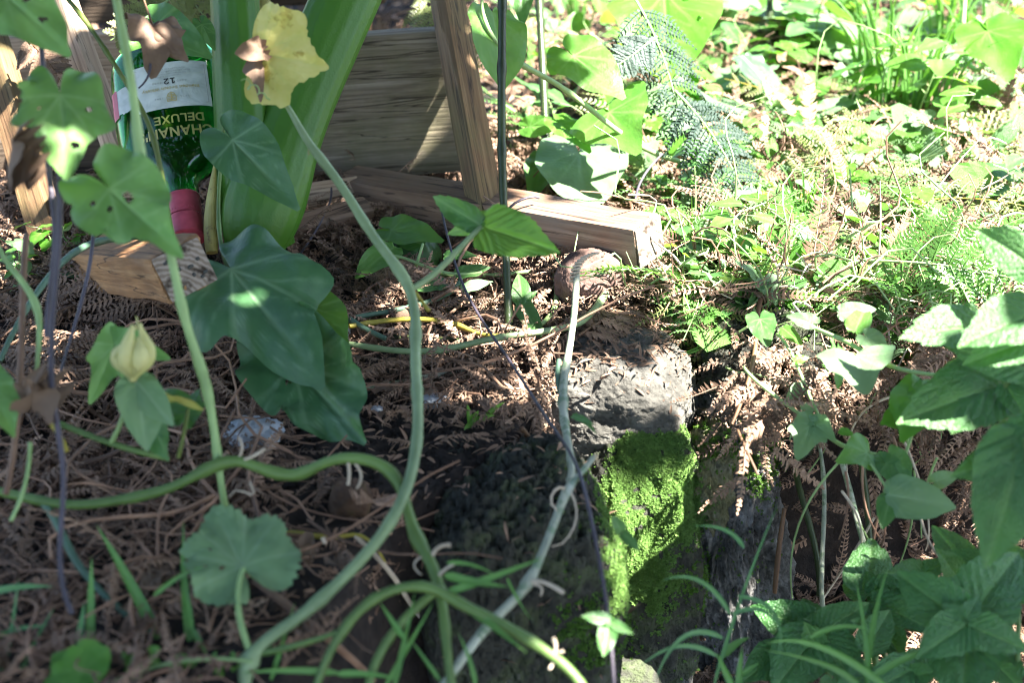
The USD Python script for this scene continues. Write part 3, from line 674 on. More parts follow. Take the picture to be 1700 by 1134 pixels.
def leaf(shape, ws=1.0, rings=12, nang=72, teeth=0.0, nteeth=9, fold=.15, droop=.12, curl=0.0, ripple=.03, quilt=0.0, seed=0, chew=0, side=0.0):
    """a leaf one unit long: petiole at the origin, tip at +x, upper face +z. Returns vertices, faces, vein weight."""
    r0 = np.random.default_rng(seed + 1000)
    A = np.array(SH[shape], float)
    fn = PchipInterpolator(np.radians(A[:, 0]), A[:, 1])
    th = np.radians(np.sign(np.linspace(-1, 1, nang)) * np.abs(np.linspace(-1, 1, nang)) ** (1.25 if shape in ('ovate', 'lance') else 1.0) * 177)
    R = fn(np.abs(th))
    R = R * (1 + .05 * (meshkit.noise(np.stack([th * 2.2 + 9, th * 0 + seed * 1.7, th * 0], -1), seed) - .5) * 2 * (np.abs(th) > .15))
    if teeth:
        ph = np.abs(th) * nteeth / np.pi * (2.2 if shape in ('ovate',) else 1) * 2
        amp_ = .35 + 1.3 * meshkit.noise(np.stack([th * 5, th * 0 + seed, th * 0], -1), seed + 1)
        ph = ph + 1.1 * meshkit.noise(np.stack([th * 3 + 4, th * 0 + seed * 2, th * 0], -1), seed + 2)
        R = R * (1 + teeth * amp_ * ((ph % 1.0) - .5) * np.clip(np.abs(th) / .12, 0, 1))
    s = np.linspace(0, 1, rings + 1)[1:] ** .85
    S, T = np.meshgrid(s, th, indexing='ij'); RR = S * R[None]
    x, y = RR * np.cos(T), RR * np.sin(T) * ws
    if chew:
        for _ in range(chew):
            a = r0.uniform(-2.2, 2.2); rad = r0.uniform(.06, .15); rr = float(fn(abs(a))) * r0.uniform(.9, 1.12)
            cx, cy = rr * math.cos(a), rr * math.sin(a) * ws
            dx, dy = x - cx, y - cy; dd = np.hypot(dx, dy) + 1e-6
            rj = rad * (1 + .35 * np.sin(np.arctan2(dy, dx) * 5 + seed))
            k = np.clip(rj / dd, 1, 6); pull = k > 1                      # bites: the edge is pulled in towards the petiole
            l = np.hypot(x, y) + 1e-6; sh = np.where(pull, np.clip((rj - dd), 0, .2) * 1.0, 0)
            x, y = x - x / l * sh, y - y / l * sh
    # veins
    vein = np.zeros_like(x)
    def line(a, w, reach=1.0):
        ca, sa = math.cos(a), math.sin(a)
        u, d = x * ca + y / max(ws, .3) * sa, -x * sa + y / max(ws, .3) * ca
        return np.exp(-(d / w) ** 2) * (u > -.01)
    if shape in ('ovate', 'lance'):
        vein = np.maximum(vein, np.exp(-(y / .017) ** 2))
        nv = 8 if shape == 'ovate' else 6
        ph = (x - 1.05 * np.abs(y)) * nv
        tri = np.abs((ph % 1.0) - .5) * 2
    else:
        for a in ((0, .5, -.5, 1.05, -1.05, 1.75, -1.75) if shape == 'squash' else (0, .62, -.62, 1.35, -1.35)):
            vein = np.maximum(vein, line(a, .015) * (1.0 if a == 0 else .8))
        nv = 6
        ph = (x - .75 * np.abs(y)) * nv + .3
        tri = np.abs((ph % 1.0) - .5) * 2
    vein = np.maximum(vein, .55 * np.clip((tri - .82) / .18, 0, 1) * (x > .08))
    z = fold * np.abs(y) - droop * np.clip(x, 0, 2) ** 2 - .5 * droop * y ** 2
    z += side * y
    z += curl * (S ** 3) * np.sign(.5 - r0.random()) * .3
    q = np.stack([x * 3.2, y * 3.2, x * 0 + seed * 2.3], -1)
    z += ripple * 2 * (meshkit.fbm(q, 3, seed % 50) - .5) * (.4 + S) + ripple * .8 * np.sin(T * 7 + seed) * S ** 3
    z += quilt * (1 - tri ** 2) * np.clip(np.abs(y) * 14, 0, 1) * .6 - quilt * .5 * vein
    if shape == 'squash' or shape == 'broad' or shape == 'lobed' or shape == 'heart':
        z -= .012 * np.exp(-(y / .02) ** 2) * (x > 0)
    V = np.vstack([[[0, 0, 0]], np.stack([x, y, z], -1).reshape(-1, 3)])
    vn = np.r_[1.0, vein.ravel()]
    f = [np.stack([np.zeros(nang - 1, int), 1 + np.arange(nang - 1), 2 + np.arange(nang - 1)], 1)]
    i, j = np.meshgrid(np.arange(rings - 1), np.arange(nang - 1), indexing='ij'); a = 1 + i * nang + j
    f += [np.stack([a, a + nang, a + nang + 1], -1).reshape(-1, 3), np.stack([a, a + nang + 1, a + 1], -1).reshape(-1, 3)]
    f = np.vstack(f)
    if chew:                                                             # holes eaten through the blade
        cen = V[f].mean(1); kill = np.zeros(len(f), bool)
        for _ in range(chew + 1):
            a = r0.uniform(-1.6, 1.6); rr = r0.uniform(.3, .75) * float(fn(abs(a)))
            d = np.hypot(cen[:, 0] - rr * math.cos(a), cen[:, 1] - rr * math.sin(a) * ws)
            kill |= d < r0.uniform(.012, .035) * (1 + .4 * np.sin(7 * np.arctan2(cen[:, 1], cen[:, 0])))
        f = f[~kill]
    return V, f, vn

def lay(P0, P1, roll=0.0, face=.55, nrm=None):
    """matrix that lays a unit leaf from P0 (petiole) to P1 (tip), its face half towards us, half up"""
    x = P1 - P0; L = np.linalg.norm(x); x = x / L
    n = (face * CAMV(P0) + (1 - face) * np.array([0, 0, 1.0])) if nrm is None else np.asarray(nrm, float)
    n = n - x * (n @ x); n /= np.linalg.norm(n); y = np.cross(n, x)
    c, s = math.cos(math.radians(roll)), math.sin(math.radians(roll))
    n, y = n * c + y * s, y * c - n * s
    return mat4(np.stack([x, y, n], 1), P0, L)

_seed = [100]
def add_leaf(t, shape, P0, P1, m, ws=1.0, roll=0, face=.55, name='leaf', label=None, **k):
    _seed[0] += 1
    ws = ws * {'broad': .70, 'lobed': .72, 'squash': .86, 'heart': .88}.get(shape, 1.0)
    k.setdefault('seed', _seed[0])
    v, f, vn = leaf(shape, ws, **k)
    X = lay(np.asarray(P0), np.asarray(P1), roll, face)
    return part(t, name, (v @ X[:3, :3].T + X[:3, 3], f), m, vein=vn, label=label)

def stem(t, way, m, name='stem', wob=.18, knobs=(), sides=9, label=None, n=None):
    """way: (x, y, d, r) with x, y, r in pixels of the photograph and d the depth in metres"""
    L_ = sum(np.linalg.norm(W(*a[:3]) - W(*b[:3])) for a, b in zip(way[:-1], way[1:]))
    if L_ > .14 and m.startswith('stem') and m != 'stem_purple':        # the joints of the stem
        r0 = np.random.default_rng(int(way[0][0]) + int(way[0][1]) + 5000); k_ = int(L_ / .06)
        knobs = tuple(knobs) + tuple((float((i + r0.uniform(.2, .8)) / k_), float(r0.uniform(.12, .34))) for i in range(k_)); wob = max(wob, .2)
    P = [W(x, y, d) for x, y, d, r in way]; R = [r * .88 * d / F for x, y, d, r in way]
    return part(t, name, tube(P, R, n=n, sides=sides, wob=wob, seed=len(P), knobs=knobs), m, label=label)

def gd(x, y, lift=.006):
    """depth of the ground seen at a pixel, less a little"""
    return float((G(x, y, lift) - CAM) @ FWD)

def tendril(t, P, size, m, seed=0, turns=2.0, name='tendril'):
    r0 = np.random.default_rng(seed); s = np.linspace(0, 1, 40)
    d = r0.normal(size=3) * .4 + [0, -.3, -.3]; d /= np.linalg.norm(d)
    a = np.cross(d, [0, 0, 1.0]); a /= np.linalg.norm(a); b = np.cross(d, a)
    pts = P + size * (s[:, None] * d + .16 * (s ** 1.5 * (1.2 - s))[:, None] * (np.cos(s * turns * 6.28)[:, None] * a + np.sin(s * turns * 6.28)[:, None] * b) * 2)
    part(t, name, tube(np.c_[pts], np.linspace(.0008, .0004, 40), n=40, sides=5), m)

def blade(P0, P1, width, bend, nrm, n=10, twist=0.0):
    """a grass blade from P0 to P1, bowed by bend (a vector), widest in its lower half"""
    s = np.linspace(0, 1, n)[:, None]
    c = P0 + (P1 - P0) * s + np.asarray(bend) * (4 * s * (1 - s)) * .5
    T = np.gradient(c, axis=0); T /= np.linalg.norm(T, axis=1, keepdims=True)
    B = np.cross(T, nrm); B /= np.linalg.norm(B, axis=1, keepdims=True) + 1e-9
    N = np.cross(B, T); a = (twist * s)
    B = B * np.cos(a) + N * np.sin(a)
    w = width * (np.minimum(1, s * 5 + .45) * (1 - s ** 2.2) + .02) / 2
    V = np.stack([c - B * w, c + N * w * -.35, c + B * w], 1).reshape(-1, 3)
    i = np.arange(n - 1)[:, None] * 3
    f = np.hstack([i, i + 1, i + 4, i, i + 4, i + 3, i + 1, i + 2, i + 5, i + 1, i + 5, i + 4]).reshape(-1, 3)
    return V, f, np.tile([0, 1.0, 0], n)

# ferns: a pinna is a comb of narrow leaflets along a rib
def pinna(L=.1, n=16, wid=.016, curl=.5, droop=.25, seed=0, jit=.12, lw=.0036):
    r0 = np.random.default_rng(seed); V = []; Fs = []; o = 0
    s = np.linspace(0, 1, 12)
    rib = np.stack([L * s, .04 * L * np.sin(s * 3 + seed), -droop * L * s ** 2 + .03 * L * np.sin(s * 5 + seed)], 1)
    tv, tf = tube(rib, np.linspace(.0008, .0003, 12), n=12, sides=4); V.append(tv); Fs.append(tf); o += len(tv)
    for k in range(n):
        u = (k + .6) / n
        c = np.array([np.interp(u, s, rib[:, j]) for j in range(3)])
        ln = wid * (1 - u ** 2.2) * (1 - .35 * (1 - u) ** 6) * r0.uniform(.8, 1.1) + .001
        for sd in (-1, 1):
            if r0.random() < jit * .5: continue
            a = math.radians(68 + r0.normal() * 100 * jit * .6); d = np.array([math.cos(a), sd * math.sin(a), .1 + r0.normal() * jit * 2])
            w = np.array([math.sin(a), -sd * math.cos(a), 0]) * lw * .5 * r0.uniform(.75, 1.15)
            cu = curl * r0.uniform(.4, 1.5)
            p0 = c; p1 = c + d * ln * .5 + [0, 0, -.10 * cu * ln]; p2 = c + d * ln * (.97 - .25 * abs(cu)) + [ln * .22, 0, -cu * ln * .75]
            q = np.array([p0 - w * .8, p0 + w * .8, p1 - w, p1 + w, p2])
            V.append(q); Fs.append(np.array([[0, 1, 3], [0, 3, 2], [2, 3, 4]]) + o); o += 5
    return np.vstack(V), np.vstack(Fs)

def frond(L=.3, n=11, seed=0, bow=.25, plen=.32, curl=.25, fill=14, droop=.2, jit=.06, lw=.004):
    """(rib, list of pinnae) of a whole fern frond along +x"""
    r0 = np.random.default_rng(seed); s = np.linspace(0, 1, 14)
    rib = np.stack([L * s, .05 * L * np.sin(2.5 * s), L * (.15 * s - bow * s ** 2)], 1)
    out = []
    for k in range(n):
        u = .14 + .84 * k / n; c = np.array([np.interp(u, s, rib[:, j]) for j in range(3)])
        ln = plen * L * (1 - u) ** .75 * (1 if k else .85) + .012
        for sd in (-1, 1):
            v, f = pinna(ln, max(5, int(fill * ln / (plen * L))), ln * .13 + .004, curl, droop * r0.uniform(.6, 1.5), int(r0.integers(1e6)), jit, lw)
            a = sd * math.radians(62 + r0.normal() * 6); ca, sa = math.cos(a), math.sin(a)
            tl = r0.normal() * .14
            Rm = np.array([[ca, -sa, 0], [sa, ca, 0], [0, 0, 1]]) @ np.array([[1, 0, 0], [0, math.cos(tl), -math.sin(tl)], [0, math.sin(tl), math.cos(tl)]])
            out.append((v @ Rm.T + c, f))
    return tube(rib, np.linspace(.0016, .0005, 14), n=20, sides=5), out
# ------------------------------------------------------------------ the climbing vines and their leaves (placed at their own depths)
# thick pale vine in the middle
v1 = thing('squash_vine', 'thick pale green vine looping from the yellow leaf down to the fork and ground', 'vine', W(430, 1080, .90))
stem(v1, [(434, 90, 1.15, 3.5), (452, 140, 1.15, 4), (478, 178, 1.14, 5), (505, 225, 1.13, 7), (560, 300, 1.125, 8.5), (625, 400, 1.11, 9), (678, 478, 1.09, 9.5), (690, 590, 1.05, 10), (694, 700, 1.0, 10), (682, 790, .965, 10.5), (640, 880, .935, 11), (560, 970, .915, 11), (490, 1030, .905, 11.5), (425, 1082, .90, 12), (408, 1150, .89, 12)], 'stem_pale', knobs=((.36, .25), (.97, .4)), sides=12, wob=.1)
stem(v1, [(678, 482, 1.09, 7), (720, 455, 1.10, 6.5), (770, 405, 1.11, 6), (800, 376, 1.115, 5)], 'stem_pale', 'side_stem')
stem(v1, [(690, 486, 1.09, 4), (700, 500, 1.088, 3.5), (712, 516, 1.085, 4.5)], 'stem_yellow', 'bud')
stem(v1, [(418, 1088, .90, 7), (395, 1010, .91, 6), (404, 945, .935, 5)], 'stem_light', 'leaf_stalk')
add_leaf(v1, 'fan', W(432, 88, 1.145), W(527, 108, 1.12), 'leaf_yellow', .84, roll=-12, face=.85, teeth=.045, nteeth=8, ripple=.06, fold=.32, droop=.3, rings=18, nang=140, label='yellow torn leaf')
add_leaf(v1, 'lance', W(428, 86, 1.14), W(446, 160, 1.12), 'leaf_brown', 1.3, roll=40, ripple=.12, curl=.8, fold=.5)
add_leaf(v1, 'ovate', W(436, 84, 1.14), W(384, 92, 1.12), 'leaf_brown', 1.3, roll=20, ripple=.09, curl=.6, label='withered brown lobe of the yellow leaf')
tendril(v1, W(448, 165, 1.13), .035, 'stem_light', 4, 3.0)
add_leaf(v1, 'squash', W(402, 940, .935), W(352, 838, .965), 'leaf_pale', .98, roll=-8, face=.72, teeth=.11, nteeth=13, ripple=.085, fold=.2, droop=.08, rings=16, nang=130, chew=2, label='round toothed leaf at the bottom')
add_leaf(v1, 'ovate', W(795, 372, 1.115), W(712, 322, 1.13), 'leaf_mid', .8, roll=30, face=.5, teeth=.08, nteeth=7, ripple=.06)
add_leaf(v1, 'ovate', W(802, 376, 1.115), W(921, 412, 1.08), 'leaf_bright', 1.1, roll=-18, face=.55, teeth=.07, nteeth=9, quilt=.05, rings=12, nang=110)
add_leaf(v1, 'ovate', W(800, 372, 1.115), W(735, 385, 1.14), 'leaf_bright', .7, roll=10, teeth=.07)

# left hanging vine with blurred leaves
v2 = thing('hanging_vine', 'pale green vine hanging past the bottle with large chewed leaves', 'vine', W(375, 850, 1.0))
stem(v2, [(190, -20, .99, 8), (210, 90, .985, 8), (225, 190, .98, 8.5), (237, 275, .975, 9), (262, 345, .97, 8), (285, 430, .97, 8), (310, 540, .975, 8.5), (340, 635, .985, 9), (358, 735, .99, 7.5), (374, 842, 1.0, 7)], 'stem_light', knobs=((.32, .3), (.73, .3)), sides=11, wob=.1)
stem(v2, [(237, 278, .975, 4), (222, 288, .97, 3), (208, 295, .968, 2)], 'pale_root', 'spur')
add_leaf(v2, 'lobed', W(100, 158, .985), W(113, 293, .94), 'leaf_light', .95, roll=8, face=.8, ripple=.05, droop=.1, rings=18, nang=120, chew=2, seed=7, label='lobed leaf with a hole')
add_leaf(v2, 'broad', W(182, 314, .965), W(292, 413, .93), 'leaf_light', .92, roll=-6, face=.75, ripple=.05, rings=18, nang=120, chew=3, seed=11, label='broad leaf with ragged lower edge')
add_leaf(v2, 'broad', W(5, -14, 1.0), W(118, 88, .97), 'leaf_light', .68, roll=5, face=.8, ripple=.04, chew=1, seed=13)
stem(v2, [(68, 70, 1.0, 5), (74, 160, .995, 5), (82, 290, .99, 5.5), (92, 380, .99, 6), (85, 470, .99, 5), (78, 560, .985, 5)], 'stem_purple', 'dark_stem')
stem(v2, [(374, 842, 1.0, 7), (380, 858, 1.0, 7), (392, 880, .99, 4)], 'stem_light', 'tip')
add_leaf(v2, 'broad', W(-18, 640, .96), W(24, 722, .94), 'leaf_light', .75, roll=5, face=.8)
for bx, by, tx, ty, s in ((22, 235, 12, 325, 5), (38, 268, 40, 325, 6)):
    add_leaf(v2, 'ovate', W(bx, by, .95), W(tx, ty, .93), 'leaf_brown', .8, roll=40, ripple=.2, curl=1.2, fold=.5, seed=s, label='dry curled brown leaf')
add_leaf(v2, 'ovate', W(40, 655, .95), W(75, 715, .93), 'leaf_brown', 1.3, roll=60, ripple=.3, curl=1.2, fold=.6, seed=9, label='crumpled dead leaf')
add_leaf(v2, 'ovate', W(75, 650, .95), W(35, 700, .94), 'leaf_brown', 1.2, roll=-40, ripple=.3, curl=1.2, fold=.6, seed=19, label='crumpled dead leaf')

# olive stem crossing the bottle, with the dry leaf
v3 = thing('thin_vine', 'thin olive stem crossing in front of the green bottle', 'vine', W(295, 410, 1.2))
stem(v3, [(95, -20, 1.22, 4), (160, 60, 1.2, 4.5), (205, 130, 1.19, 4.5), (250, 215, 1.18, 5), (268, 290, 1.18, 5), (280, 360, 1.19, 5), (290, 405, 1.2, 4)], 'stem_olive')
v3b = thing('dry_leaf', 'withered grey brown leaf hanging before the bottle base', 'dead leaf', W(250, 38, 1.2))
stem(v3b, [(232, -20, 1.21, 2), (246, 20, 1.2, 2), (254, 45, 1.2, 2.5)], 'stem_brown', 'stalk')
add_leaf(v3b, 'tri', W(254, 42, 1.2), W(268, 112, 1.18), 'leaf_brown', 1.0, roll=25, ripple=.16, curl=.8, fold=.6, seed=31)
add_leaf(v3b, 'ovate', W(252, 44, 1.2), W(300, 92, 1.185), 'leaf_brown', 1.0, roll=-25, ripple=.16, curl=.8, fold=.5, seed=33)
stem(v3b, [(250, 105, 1.19, 2.5), (245, 128, 1.19, 2.2), (230, 146, 1.19, 1.6)], 'stem_purple', 'stalk_tip')

# morning-glory like climber: dark leaves in front of the stalks
v4 = thing('broadleaf_climber', 'climber with large dark blue green leaves under the stalks', 'climbing plant', W(470, 640, 1.22))
stem(v4, [(372, 205, 1.28, 3), (365, 290, 1.28, 3), (366, 400, 1.25, 4), (400, 480, 1.22, 4), (470, 560, 1.22, 4), (480, 640, 1.24, 4)], 'stem_green')
add_leaf(v4, 'heart', W(386, 232, 1.24), W(487, 331, 1.20), 'leaf_blue', .78, roll=-14, face=.5, droop=.24, ripple=.03, rings=16, nang=110, label='drooping blue green leaf before the bottle')
add_leaf(v4, 'lobed', W(384, 446, 1.20), W(529, 608, 1.11), 'leaf_blue', .95, roll=6, face=.68, droop=.14, ripple=.075, curl=.25, rings=20, nang=130, label='largest dark leaf')
add_leaf(v4, 'broad', W(490, 606, 1.17), W(606, 735, 1.10), 'leaf_blue', .85, roll=-10, face=.66, droop=.16, ripple=.075, curl=.25, rings=18, nang=120, chew=2, label='lower dark leaf')
add_leaf(v4, 'broad', W(520, 512, 1.22), W(580, 572, 1.19), 'leaf_bright', .9, roll=6, face=.6)
add_leaf(v4, 'heart', W(262, 38, 1.36), W(346, 88, 1.33), 'leaf_mid', .75, roll=-25, face=.4, droop=.2)
add_leaf(v4, 'heart', W(275, 42, 1.37), W(196, 78, 1.34), 'leaf_bright', .75, roll=20, face=.3, droop=.2)
add_leaf(v4, 'heart', W(335, 40, 1.37), W(358, 82, 1.36), 'leaf_mid', .7, roll=0, face=.4)

# squash flower and its pale leaves at left
v5 = thing('flower_vine', 'vine with a closed pale yellow flower and light drooping leaves', 'flowering vine', W(280, 765, 1.02))
stem(v5, [(90, 700, .99, 6), (140, 720, .985, 6), (190, 738, .98, 6), (280, 762, .99, 5)], 'stem_green', sides=9)
stem(v5, [(185, 735, .98, 5), (205, 690, .975, 4.5), (219, 640, .97, 5.5)], 'stem_light', 'flower_stalk')
fl = []
for k in range(6):
    a = k * 1.047; c = W(220, 632, .97)
    top = W(224 + 9 * math.cos(a), 540 + 5 * math.sin(a) + (24 if k % 2 else -4 + 7 * (k % 3)), .965 + .01 * math.sin(a))
    mid = W(221 + 25 * math.cos(a), 592, .967 + .02 * math.sin(a))
    v, f = tube([c, (c + mid) / 2 * 1.0 + 0, mid, top * .6 + mid * .4, top], np.array([6, 10, 13, 8, 2]) * .97 / F, n=24, sides=9, wob=.35, seed=k)
    fl.append((v, f))
flw = part(v5, 'flower', fl[0], 'petal', label='closed pale yellow flower')
for v, f in fl[1:]:
    part(flw, 'petal', (v, f), 'petal')
stem(flw, [(200, 585, .96, 3), (193, 590, .955, 3), (188, 597, .953, 2)], 'petal', 'petal_tip')
stem(flw, [(224, 548, .965, 3.5), (228, 536, .966, 2), (226, 525, .967, 1)], 'petal', 'petal_tip')
add_leaf(v5, 'lobed', W(190, 573, 1.03), W(152, 668, 1.0), 'leaf_light', .7, roll=20, face=.6, droop=.15, seed=41)
add_leaf(v5, 'lobed', W(192, 570, 1.03), W(280, 592, 1.02), 'leaf_light', .75, roll=-12, face=.6, droop=.15, seed=43)
add_leaf(v5, 'ovate', W(226, 632, .972), W(246, 748, .955), 'leaf_pale', 1.15, roll=10, face=.7)
add_leaf(v5, 'ovate', W(228, 634, .972), W(284, 706, .955), 'leaf_pale', 1.0, roll=-20, face=.7)
add_leaf(v5, 'broad', W(258, 672, 1.01), W(345, 668, 1.0), 'leaf_mid', .7, roll=-5, face=.35, seed=45, chew=1)
add_leaf(v5, 'ovate', W(262, 660, 1.0), W(345, 672, .99), 'leaf_yellow', .6, roll=70, face=.2, seed=47, label='yellowing leaf edge')
add_leaf(v5, 'broad', W(310, 690, 1.01), W(330, 640, 1.03), 'leaf_mid', .7, roll=5, seed=46)
stem(v5, [(296, 760, .99, 4), (305, 720, .99, 4), (312, 680, 1.0, 3.5)], 'stem_olive', 'leaf_stalk')
add_leaf(v5, 'broad', W(250, 700, .99), W(275, 765, .97), 'leaf_mid', .7, roll=-30)
stem(v5, [(82, 702, .985, 4), (100, 725, .98, 5), (110, 750, .975, 6)], 'stem_yellow', 'withered_bud')

# vine running across the lower part
v6 = thing('ground_vine', 'green jointed vine running across the soil at the bottom, rooted in the litter', 'vine', W(400, 770, 1.0))
stem(v6, [(-30, 812, 1.0, 9), (60, 830, .99, 9), (130, 838, .985, 9), (210, 828, .985, 9.5), (300, 802, .985, 9.5), (392, 766, .985, 10), (440, 780, .985, 10), (490, 788, .985, 10), (540, 768, .98, 10), (600, 762, .975, 11), (645, 782, .97, 11), (672, 830, .96, 10), (690, 890, .95, 10), (712, 930, .94, 11), (735, 1010, .92, 10), (752, 1150, .9, 10)], 'stem_green', sides=12, wob=.12, knobs=((.36, .35), (.47, .3), (.77, .5)))
stem(v6, [(68, 830, .99, 8), (95, 870, .98, 8), (125, 930, .96, 7.5), (170, 985, .95, 7), (250, 1050, .93, 6)], 'stem_blue', 'side_stem')
for w in ([(395, 762, .985, 3), (402, 742, .985, 2.5), (395, 725, .985, 2)], [(398, 765, .985, 3), (425, 755, .98, 3), (440, 745, .98, 3.5)], [(590, 770, .975, 3), (600, 790, .975, 2.5), (592, 812, .975, 2)], [(578, 768, .975, 4), (580, 790, .975, 3), (578, 806, .975, 3.5)], [(715, 930, .94, 4), (730, 908, .94, 4), (748, 905, .94, 4.5)], [(700, 925, .94, 2.5), (688, 935, .94, 2), (700, 955, .935, 1.8)], [(722, 965, .93, 4), (740, 945, .93, 3), (760, 935, .93, 2)], [(415, 800, .985, 2), (418, 822, .98, 1.8), (400, 815, .98, 1.6), (380, 826, .98, 1.4)]):
    stem(v6, w, 'pale_root', 'rootlet', sides=6)
stem(v6, [(735, 975, .925, 9), (690, 1010, .91, 9), (640, 1070, .9, 9), (610, 1150, .89, 9)], 'stem_green', 'side_stem')
v7 = thing('ground_vine', 'arching green vine at the bottom edge bending to both sides before the boulder', 'vine', W(700, 970, .915))
stem(v7, [(522, 1150, .885, 7), (550, 1080, .89, 8), (600, 1012, .9, 8.5), (660, 978, .908, 9), (718, 978, .91, 9), (765, 1003, .905, 9.5), (820, 1030, .9, 10), (880, 1065, .895, 10), (930, 1100, .89, 10), (972, 1150, .885, 10)], 'stem_green', sides=11, wob=.1, knobs=((.3, .25), (.55, .2)))
for w in ([(918, 1090, .89, 3.5), (922, 1070, .89, 3.5), (918, 1060, .89, 4)], [(925, 1085, .89, 3.5), (935, 1082, .888, 3)], [(920, 1098, .89, 3), (912, 1112, .89, 3.5)]):
    stem(v7, w, 'pale_root', 'rootlet', sides=6)
stem(v7, [(430, 1085, .9, 8), (500, 1070, .895, 6), (560, 1050, .893, 5)], 'stem_green', 'side_stem')

# pale jointed vine coming down over the rocks
v8 = thing('jointed_vine', 'pale grey green jointed vine coming down over the rocks to the bottom', 'vine', W(940, 800, 1.03))
stem(v8, [(958, 440, 1.27, 5), (955, 500, 1.24, 6), (945, 580, 1.20, 6.5), (935, 648, 1.165, 8), (940, 720, 1.12, 7.5), (946, 800, 1.04, 8)], 'stem_grey', sides=10, knobs=((.57, .35),), wob=.12)
stem(v8, [(985, 760, 1.03, 5.5), (965, 785, 1.02, 6), (940, 820, 1.0, 7.5), (920, 870, .985, 8), (900, 920, .97, 8), (872, 975, .955, 9), (820, 1030, .94, 9), (775, 1085, .925, 9), (730, 1150, .91, 9)], 'stem_grey', sides=10, knobs=((.2, .3), (.55, .3)), wob=.12)
_c = spline(np.array([W(955, 470, 1.262), W(955, 452, 1.262), W(962, 436, 1.262), W(978, 424, 1.262), W(990, 420, 1.26)]), 90)
_a = np.linspace(0, 2 * np.pi * 11, 90)[:, None]; _r = (np.linspace(8, 4, 90) * 1.26 / F)[:, None]
part(v8, 'coiled_tip', tube(_c + _r * (np.cos(_a) * RT + np.sin(_a) * FWD), .0011, n=400, sides=5), 'pale_root', label='dry coiled tip')
stem(v8, [(932, 655, 1.165, 6), (926, 625, 1.18, 5.5), (928, 598, 1.19, 4.5)], 'stem_blue', 'side_stem')
for w in ([(982, 765, 1.03, 4), (990, 756, 1.03, 5)], [(938, 812, 1.0, 3), (918, 818, .99, 2.5), (915, 835, .985, 2), (925, 848, .985, 1.6)], [(946, 815, 1.0, 3), (956, 840, .995, 2.2), (948, 885, .98, 2), (930, 905, .975, 1.6), (916, 908, .975, 1.4)], [(882, 966, .955, 4.5), (905, 968, .95, 4), (925, 978, .947, 4), (936, 985, .945, 4.5)], [(885, 970, .955, 3), (900, 980, .95, 2.5), (897, 990, .95, 2)]):
    stem(v8, w, 'pale_root', 'rootlet', sides=6)
add_leaf(v8, 'lance', W(950, 690, 1.11), W(985, 702, 1.09), 'leaf_mid', .9)
add_leaf(v8, 'lance', W(962, 690, 1.11), W(990, 718, 1.09), 'leaf_mid', .7)

# vines on the ground behind
v9 = thing('ground_vine', 'smooth bluish vine curving across the dry fern below the beam', 'vine', G(840, 550, .01))
def gstem(t, pts, m, name='stem', lift=.03, **k):
    stem(t, [(x, y, float((G(x, y, 0) - CAM) @ FWD) - lift, r) for x, y, r in pts], m, name, **k)
gstem(v9, [(575, 570, 5), (640, 580, 5.5), (720, 582, 6), (800, 566, 6), (880, 553, 6), (950, 540, 6.5), (990, 510, 6.5), (1012, 478, 7), (1050, 442, 7), (1120, 405, 5), (1200, 395, 4)], 'stem_pale', lift=.06, sides=10)
gstem(v9, [(455, 410, 5), (500, 455, 5.5), (560, 515, 5.5), (640, 562, 5)], 'stem_blue', 'side_stem', lift=.05)
gstem(v9, [(590, 527, 5), (640, 518, 5), (720, 498, 5), (765, 462, 4)], 'stem_blue', 'side_stem', lift=.05)
gstem(v9, [(920, 455, 3), (924, 490, 5), (912, 525, 5), (888, 548, 4)], 'stem_light', 'shoot', lift=.03)
gstem(v9, [(726, 455, 4), (780, 458, 4), (840, 455, 4), (880, 450, 3)], 'stem_light', 'shoot', lift=.04)
add_leaf(v9, 'ovate', G(868, 552, .03), G(860, 530, .05), 'leaf_mid', 1.0, face=.6)
add_leaf(v9, 'ovate', G(868, 556, .03), G(897, 592, .02), 'leaf_mid', .8, face=.6)
add_leaf(v9, 'ovate', G(866, 552, .03), G(892, 545, .04), 'leaf_mid', .7, face=.6)
v10 = thing('withered_vine', 'yellow withered vine lying on the dry fern', 'vine', G(700, 535, .01))
gstem(v10, [(580, 542, 4.5), (630, 534, 5), (700, 530, 5), (760, 540, 5), (800, 555, 4), (828, 556, 3)], 'stem_yellow', lift=.05)
v11 = thing('withered_vine', 'short yellow brown withered stem on the dark soil at the bottom', 'vine', W(530, 890, .99))
gstem(v11, [(472, 886, 5), (520, 890, 6), (560, 892, 5), (592, 888, 4), (620, 905, 3), (640, 935, 2)], 'stem_yellow', lift=.012)
stem(v11, [(535, 893, .98, 4), (540, 903, .98, 3)], 'pale_root', 'rootlet')

